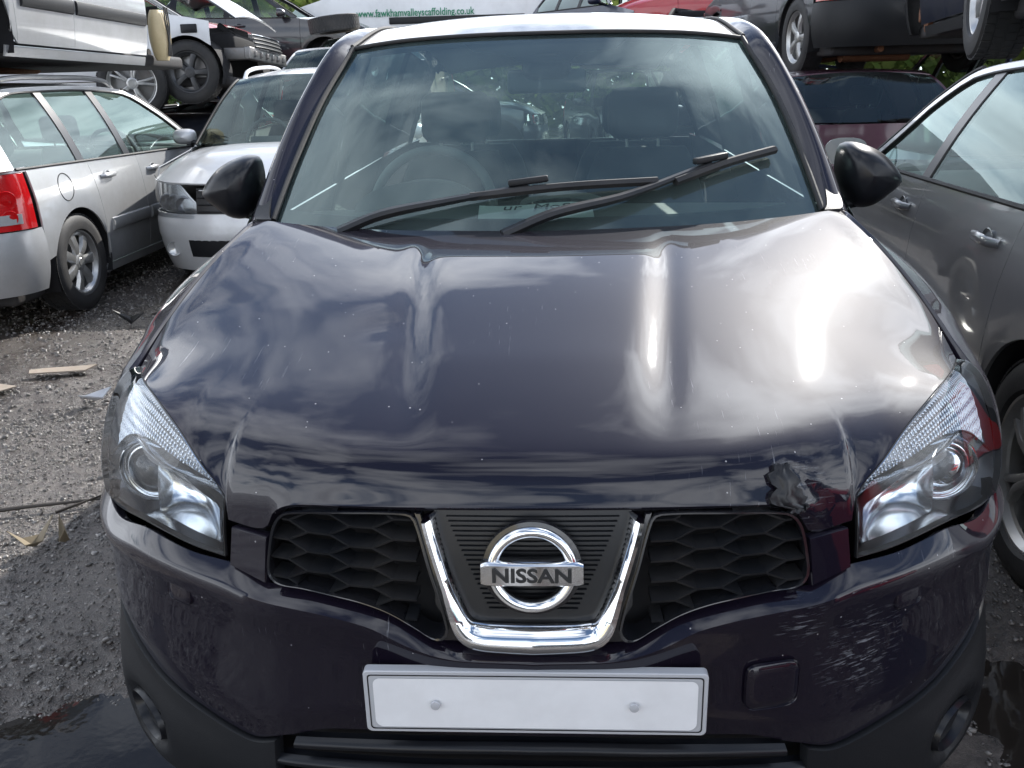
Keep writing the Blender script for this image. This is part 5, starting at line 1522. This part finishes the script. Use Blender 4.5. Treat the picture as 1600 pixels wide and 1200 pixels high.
# the far row over the dark car's roof
car('red_car', 'bright red car at the top edge, over the dark car\'s roof', (.55, 13.2, 1.45), (0, 0, -PI / 2), length=4.1, paint='red_paint', cabin=False, wheels=(0, 1, 0, 1), screens=False)
car('wrecked_car', 'dark wreck under the bright red car in the far row', (.6, 13.2, 0), (0, 0, -PI / 2), length=4.1, paint='navy_paint', cabin=False, wheels=(2, 2, 2, 2), screens=False)
car('grey_car', 'dark grey wreck with a broken nose, right of the bright red car', (1.95, 11.7, 1.36), (0, 0, R(24)), length=4.1, paint='navy_paint', cabin=False, bonnet=False, front_bumper=False, lights=True, screens=False, wheels=(1, 0, 2, 2))
car('wrecked_car', 'black wreck under the broken-nosed grey car', (1.4, 11.6, 0), (0, 0, R(8)), length=4.1, paint='black_paint', cabin=False, screens=False, half=.80)
# plum car with a black one on its roof
car('plum_car', 'plum coloured hatchback tail-on under a black car, its rear screen showing daylight', (2.62, 10.9, 0), (0, 0, PI), length=4.2, half=.88, paint='plum_paint', tail=(3.98, .96), rear=(3.5, 1.36), top=(1.85, 1.36), roofmid=1.39, roofx=.62, belt=(.92, .95), cabin=False)
for x in (-.36, .34):
    seat_mesh(bpy.data.objects['plum_car'], x, 2.2, .46, .58, 'seat', .42)
car('black_car', 'black car set on the plum hatchback, tail-on with its twin exhausts', (2.72, 11.75, 1.33), (0, 0, PI + R(7)), length=4.4, half=.92, wf=.9, wr=3.5, wrad=.35, arch=.385, rim=.23, cowl=(1.05, 1.1), top=(1.9, 1.62), rear=(3.5, 1.6), tail=(4.2, 1.12), roofmid=1.66,
    belt=(1.05, 1.12), paint='black_paint', cabin=False, bumper='trim', glass='privacy')
car('black_car', 'black car perched on the warm grey hatchback, big rear tyre and rusty brake disc showing', (3.72, 6.85, 1.43), (0, 0, PI - R(13)), length=4.2, half=.90, wf=.85, wr=3.30, wrad=.34, arch=.38, tyre=.235, rim=.22, paint='navy_paint', cabin=False,
    wheels=(0, 2, 1, 1), bumper='trim', glass='privacy', wing=False)
car('wrecked_car', 'dark wreck on the ground beyond the warm grey hatchback, right of the plum car', (4.62, 11.2, 0), (0, 0, PI), length=4.3, half=.88, paint='navy_paint', cabin=False, screens=False, roofmid=1.72, top=(1.85, 1.66), rear=(3.5, 1.66), belt=(1.02, 1.06), cowl=(1.05, 1.05))
car('wrecked_car', 'black wreck stacked beyond the navy one at the far right', (4.9, 12.6, 1.5), (0, 0, PI), length=4.3, half=.9, paint='black_paint', cabin=False, screens=False)
# row on the other side of the lane, behind the photographer, mirrored in the bumper
car('red_car', 'red hatchback out of view, seen only as a red band mirrored in the bumper', (3.05, -.45, 0), (0, 0, PI + R(4)), length=4.0, paint='red_paint', cabin=False)
v2 = thing('cream_van', 'cream van across the lane, seen only as a pale mirror image above the grille', 'van', (-1.6, -4.6, 0), (0, 0, PI - R(6)))
van(v2, 'cream_paint')
car('black_car', 'black car across the lane, seen only as dark reflection in the bumper', (.55, -5.2, 0), (0, 0, PI + R(4)), length=4.2, paint='black_paint', cabin=False)
car('navy_car', 'navy car across the lane, mirrored at the gravel end of the bumper', (-4.4, -3.6, 0), (0, 0, PI - R(20)), length=4.2, paint='navy_paint', cabin=False)
# ------------------------------------------------------------------ ground, water, gravel, litter
def vnoise(x, y, seed, f):
    r = np.random.default_rng(seed); T_ = r.random((256, 256))
    X, Y = x * f + 1000, y * f + 1000
    i, j = np.floor(X).astype(int), np.floor(Y).astype(int); a, b = X - i, Y - j
    a, b = a * a * (3 - 2 * a), b * b * (3 - 2 * b)
    g = lambda p, q: T_[p % 256, q % 256]
    return (g(i, j) * (1 - a) + g(i + 1, j) * a) * (1 - b) + (g(i, j + 1) * (1 - a) + g(i + 1, j + 1) * a) * b - .5
DIPS = [(-1.02, .50, .34, .24, .035), (-1.34, .42, .30, .12, .026), (-1.15, .85, .12, .10, .018), (-.86, .78, .10, .22, .02), (1.12, .72, .14, .35, .035), (-2.2, 5.1, .3, .2, .012), (1.25, .2, .3, .3, .03), (-1.75, .62, .5, .06, .012)]
def gz(x, y):
    x = np.asarray(x, float); y = np.asarray(y, float)
    h = .030 * vnoise(x, y, 1, .9) + .018 * vnoise(x, y, 2, 3.1) + .012 * vnoise(x, y, 3, 9.0) + .008 * vnoise(x, y, 4, 24.0) + .005 * vnoise(x, y, 6, 55.0)
    h = h * np.clip(1.2 - .0 * x, .2, 1)
    for cx_, cy_, rx, ry, d in DIPS:
        h = h - d * np.exp(-(((x - cx_) / rx) ** 2 + ((y - cy_) / ry) ** 2) ** 1.5)
    # ruts pressed by tyres
    h = h - .010 * np.exp(-((y - (1.05 + .35 * (x + 1.9))) / .05) ** 2) * (x < -1.1)
    return h
xs_ = np.concatenate([-np.geomspace(300, 5.6, 26), np.arange(-5.5, -.6, .02), np.arange(-.6, 1.0, .08), np.arange(1.0, 2.0, .03), np.geomspace(2.1, 300, 26)])
ys_ = np.concatenate([-np.geomspace(300, 1.6, 22), np.arange(-1.5, -.2, .08), np.arange(-.2, 3.2, .02), np.arange(3.2, 8, .035), np.geomspace(8.1, 300, 26)])
XX, YY = np.meshgrid(xs_, ys_)
near = np.clip((9 - np.hypot(XX, YY - 2)) / 3, 0, 1)
ZZ_ = gz(XX, YY) * near
gm, t, out = new_mat('wet_gravel')
b = N(t, 'ShaderNodeBsdfPrincipled'); L(t, b.outputs[0], out.inputs[0])
n1 = noise(t, 1.3, 8, .65); n2 = noise(t, 38, 8, .7); n3 = noise(t, 190, 4, .6)
c1 = ramp(t, n2.outputs[0], [(.30, (.018, .015, .013)), (.48, (.064, .055, .049)), (.62, (.118, .105, .096)), (.76, (.25, .23, .215))])
c2 = ramp(t, n1.outputs[0], [(.40, (.46, .37, .31)), (.62, (1.15, 1.08, 1.02))])
mm = N(t, 'ShaderNodeMix', data_type='RGBA', blend_type='MULTIPLY'); mm.inputs[0].default_value = 1.0
L(t, c1.outputs[0], mm.inputs[6]); L(t, c2.outputs[0], mm.inputs[7]); L(t, mm.outputs[2], b.inputs['Base Color'])
rr_ = ramp(t, n1.outputs[0], [(.44, (.10,) * 3), (.64, (.40,) * 3)])
rn = N(t, 'ShaderNodeMath', operation='MULTIPLY_ADD'); L(t, n2.outputs[0], rn.inputs[0]); rn.inputs[1].default_value = .25; L(t, rr_.outputs[0], rn.inputs[2]); L(t, rn.outputs[0], b.inputs['Roughness'])
ad_ = N(t, 'ShaderNodeMath', operation='MULTIPLY_ADD'); L(t, n3.outputs[0], ad_.inputs[0]); ad_.inputs[1].default_value = .4; L(t, n2.outputs[0], ad_.inputs[2])
bp = N(t, 'ShaderNodeBump'); bp.inputs['Strength'].default_value = .9; bp.inputs['Distance'].default_value = .012
L(t, ad_.outputs[0], bp.inputs['Height']); L(t, bp.outputs[0], b.inputs['Normal'])
b.inputs['Coat Weight'].default_value = .6; b.inputs['Coat Roughness'].default_value = .16; b.inputs['Coat IOR'].default_value = 1.4; L(t, bp.outputs[0], b.inputs['Coat Normal'])
M['ground'] = gm
go = MB().grid(np.stack([XX, YY, ZZ_], -1)).build('ground', 'ground', None, True, 180)
go['kind'] = 'structure'
wm, t, out = new_mat('muddy_water')
b = N(t, 'ShaderNodeBsdfPrincipled'); L(t, b.outputs[0], out.inputs[0])
b.inputs['Base Color'].default_value = (.022, .018, .015, 1); b.inputs['Roughness'].default_value = .03; b.inputs['IOR'].default_value = 1.33
n1 = noise(t, 9, 3); bp = N(t, 'ShaderNodeBump'); bp.inputs['Strength'].default_value = .10; bp.inputs['Distance'].default_value = .01
L(t, n1.outputs[0], bp.inputs['Height']); L(t, bp.outputs[0], b.inputs['Normal'])
M['water'] = wm
for (x0, x1, y0, y1, z) in ((-2.2, -.45, .1, 1.15, -.0165), (.8, 1.5, -.3, 1.4, -.020)):
    w_ = MB().grid(np.array([[(x, y, z) for x in np.linspace(x0, x1, 4)] for y in np.linspace(y0, y1, 4)])).build('puddle', 'water', None)
    w_['kind'] = 'structure'
# loose stones
def stones(name, n, x0, x1, y0, y1, rmin, rmax, mat, seed):
    r = np.random.default_rng(seed)
    ico_v = np.array([(0, 0, 1), (.894, 0, .447), (.276, .851, .447), (-.724, .526, .447), (-.724, -.526, .447), (.276, -.851, .447), (.724, .526, -.447), (-.276, .851, -.447), (-.894, 0, -.447), (-.276, -.851, -.447), (.724, -.526, -.447), (0, 0, -1)])
    ico_f = np.array([(0, 1, 2), (0, 2, 3), (0, 3, 4), (0, 4, 5), (0, 5, 1), (1, 6, 2), (2, 7, 3), (3, 8, 4), (4, 9, 5), (5, 10, 1), (2, 6, 7), (3, 7, 8), (4, 8, 9), (5, 9, 10), (1, 10, 6)])
    px, py = r.uniform(x0, x1, n), r.uniform(y0, y1, n)
    keep = vnoise(px, py, 9, 1.6) + r.uniform(-.4, .4, n) > -.15
    px, py = px[keep], py[keep]; m = len(px)
    rad = rmin * (rmax / rmin) ** (r.random(m) ** 2.2)
    sc = r.uniform(.6, 1.25, (m, 3)); sc[:, 2] *= .62
    ang = r.uniform(0, 6.28, m)
    vs = ico_v[None] * (1 + r.uniform(-.28, .28, (m, 12, 1))) * rad[:, None, None] * sc[:, None]
    ca, sa = np.cos(ang)[:, None], np.sin(ang)[:, None]
    x = vs[..., 0] * ca - vs[..., 1] * sa + px[:, None]; y = vs[..., 0] * sa + vs[..., 1] * ca + py[:, None]
    z = vs[..., 2] + (gz(px, py) + rad * .15)[:, None]
    allv = np.stack([x, y, z], -1).reshape(-1, 3)
    allf = (ico_f[None] + (np.arange(m) * 12)[:, None, None]).reshape(-1, 3)
    me = bpy.data.meshes.new(name)
    me.vertices.add(len(allv)); me.vertices.foreach_set('co', allv.ravel())
    me.loops.add(allf.size); me.loops.foreach_set('vertex_index', allf.ravel().astype(np.int32))
    me.polygons.add(len(allf)); me.polygons.foreach_set('loop_start', np.arange(0, allf.size, 3, dtype=np.int32))
    me.update(calc_edges=True); me.validate()
    me.materials.append(M[mat])
    o = bpy.data.objects.new(name, me); COL.objects.link(o)
    o['kind'] = 'stuff'; 
    return o
sm, t, out = new_mat('stone')
b = N(t, 'ShaderNodeBsdfPrincipled'); L(t, b.outputs[0], out.inputs[0])
n1 = noise(t, 31, 2, .5); c1 = ramp(t, n1.outputs[0], [(.32, (.05, .045, .04)), (.52, (.12, .11, .10)), (.70, (.30, .28, .26))])
L(t, c1.outputs[0], b.inputs['Base Color']); b.inputs['Roughness'].default_value = .22
M['stone'] = sm
g1 = stones('gravel', 60000, -5.2, -.75, .0, 6.8, .003, .014, 'stone', 3); g1['label'] = 'small wet stones strewn over the lane'; g1['category'] = 'gravel'
g2 = stones('gravel', 6000, .95, 1.75, -.2, 2.2, .003, .013, 'stone', 4); g2['label'] = 'small wet stones between the dark car and the warm grey hatchback'; g2['category'] = 'gravel'

g3 = stones('gravel', 45000, -2.4, -.75, .0, 2.6, .0018, .007, 'stone', 8); g3['label'] = 'fine grit in the mud at the near left corner'; g3['category'] = 'gravel'

def litter(name, label, cat, pts, z, th, mat, curl=.0, rot=0.0, at_=(0, 0)):
    P = np.array(pts, float); n = len(P); c = P.mean(0)
    ca, sa = math.cos(rot), math.sin(rot)
    Q = (P - c) @ np.array([[ca, sa], [-sa, ca]]) + V(at_)
    hh = float(gz(at_[0], at_[1])) + z
    top = [(x, y, hh + th + curl * ((x - at_[0]) ** 2 + (y - at_[1]) ** 2) * 8) for x, y in Q]
    b_ = MB(); b_.add([(at_[0], at_[1], hh + th)] + top, [(0, i + 1, (i + 1) % n + 1) for i in range(n)])
    b_.add([(at_[0], at_[1], hh)] + [(x, y, q - th) for x, y, q in top], [(0, (i + 1) % n + 1, i + 1) for i in range(n)])
    b_.add(top + [(x, y, q - th) for x, y, q in top], [(i, n + i, n + (i + 1) % n, (i + 1) % n) for i in range(n)])
    return tag(b_.build(name, mat, None, True, 30), label, cat)
M['card'] = pbr('dirty_card', (.30, .25, .20), .8, dirt=.6, dirt_col=(.2, .16, .13), dirt_scale=14)
M['wood'] = pbr('wet_stick', (.035, .027, .02), .5, bump=.4, bump_scale=80)
M['leaf'] = pbr('dry_leaf', (.20, .16, .10), .7, dirt=.4, dirt_scale=20)
litter('cardboard_scrap', 'tan piece of cardboard lying on the gravel ahead of the estate', 'cardboard', [(0, 0), (.27, .02), (.31, .09), (.22, .13), (.05, .12), (-.02, .06)], .018, .006, 'card', .10, .15, (-2.55, 3.2))
litter('cardboard_scrap', 'muddy flattened scrap at the left edge, below the tan cardboard', 'cardboard', [(0, 0), (.16, -.02), (.2, .05), (.03, .08)], .015, .006, 'card', .1, -.2, (-2.74, 2.93))
litter('dead_leaf', 'pale dead leaf beside the thin stick', 'leaf', [(0, 0), (.04, .03), (.09, .03), (.14, 0), (.09, -.025), (.04, -.02)], .018, .003, 'leaf', 2.2, .7, (-1.66, 1.36))
litter('dead_leaf', 'narrow curled leaf next to the pale one', 'leaf', [(0, 0), (.05, .02), (.11, 0), (.05, -.012)], .02, .003, 'leaf', 3, 2.2, (-1.58, 1.40))
litter('plastic_shard', 'grey plastic shard near the estate\'s rear wheel', 'plastic', [(0, 0), (.10, .01), (.14, .05), (.02, .05)], .02, .006, 'plate_grey', 1.0, .4, (-2.15, 2.75))
litter('plastic_shard', 'black plastic shard behind the tan cardboard', 'plastic', [(0, 0), (.14, .03), (.18, .08), (.05, .09)], .02, .008, 'trim', 1.0, -.4, (-2.62, 4.15))
def twig(label, pts, rad):
    P = crs([(x, y, float(gz(x, y)) + .02 + dz) for x, y, dz in pts], 20)
    return tag(MB().tube(P, np.linspace(rad, rad * .5, 20), 7).build('stick', 'wood', None), label, 'stick')
twig('long thin dark stick lying across the mud at the left edge', [(-2.1, 1.56, 0), (-1.9, 1.62, .006), (-1.72, 1.68, .004), (-1.60, 1.72, 0)], .009)
twig('short forked twig touching the end of the long stick', [(-1.72, 1.60, .0), (-1.66, 1.66, .01), (-1.60, 1.74, .012)], .006)
twig('bent twig under the tail of the silver estate', [(-2.6, 4.4, .0), (-2.45, 4.55, .02), (-2.28, 4.5, 0)], .008)

# hedge closing the yard
def hedge():
    r = np.random.default_rng(5)
    n = 65000
    x = r.uniform(-34, 34, n); h = 3.4 + 1.4 * vnoise(x, x * 0, 21, .22) + 1.2 * vnoise(x, x * 0, 22, .9)
    y = 26 + r.normal(0, 1.6, n) + .8 * vnoise(x, x * 0, 23, .5); z = r.random(n) ** .8 * h
    s = r.uniform(.10, .26, n); a = r.uniform(0, 6.28, n); tl = r.uniform(-.9, .9, n)
    ux, uy, uz = np.cos(a), np.sin(a) * .6, np.sin(tl); vx, vy, vz = -np.sin(a) * .4, r.uniform(-.5, .5, n), np.cos(tl)
    c = np.stack([x, y, z], -1); u = np.stack([ux, uy, uz], -1) * s[:, None]; v = np.stack([vx, vy, vz], -1) * s[:, None]
    vs = np.stack([c - u, c - v * .6, c + u, c + v * .6], 1).reshape(-1, 3)
    f = np.arange(n * 4).reshape(-1, 4)
    me = bpy.data.meshes.new('tree_line'); me.vertices.add(len(vs)); me.vertices.foreach_set('co', vs.ravel())
    me.loops.add(f.size); me.loops.foreach_set('vertex_index', f.ravel().astype(np.int32)); me.polygons.add(n); me.polygons.foreach_set('loop_start', np.arange(0, f.size, 4, dtype=np.int32)); me.update(calc_edges=True); me.validate()
    m, t, out = new_mat('hedge_leaf')
    d = N(t, 'ShaderNodeBsdfDiffuse'); tr = N(t, 'ShaderNodeBsdfTranslucent'); mx_ = N(t, 'ShaderNodeMixShader'); mx_.inputs[0].default_value = .45
    nn = noise(t, 1.2, 3); cc = ramp(t, nn.outputs[0], [(.35, (.05, .08, .02)), (.65, (.14, .17, .05))])
    L(t, cc.outputs[0], d.inputs[0]); L(t, cc.outputs[0], tr.inputs[0]); L(t, d.outputs[0], mx_.inputs[1]); L(t, tr.outputs[0], mx_.inputs[2]); L(t, mx_.outputs[0], out.inputs[0])
    me.materials.append(m); o = bpy.data.objects.new('tree_line', me); COL.objects.link(o); o['kind'] = 'stuff'; o['label'] = 'sunlit green tree line beyond the far row of cars'; o['category'] = 'trees'
hedge()

# ---- small things in and on the dark car
nt_ = thing('paper_note', 'paper with handwriting lying on the dashboard behind the wipers', 'paper', (-.02, 1.20, 1.066), (R(12), 0, R(2)))
pg = np.array([[(x, y, .004 * math.sin(x * 20)) for x in np.linspace(-.15, .15, 12)] for y in np.linspace(-.06, .10, 6)])
MB().grid(pg).build('sheet', 'paper', nt_)
text_obj('handwriting', 'ur  MoS', .055, 'ink', nt_, (.0, .055, .008), (0, 0, R(2)), .0005, 1.0, 0, .2)
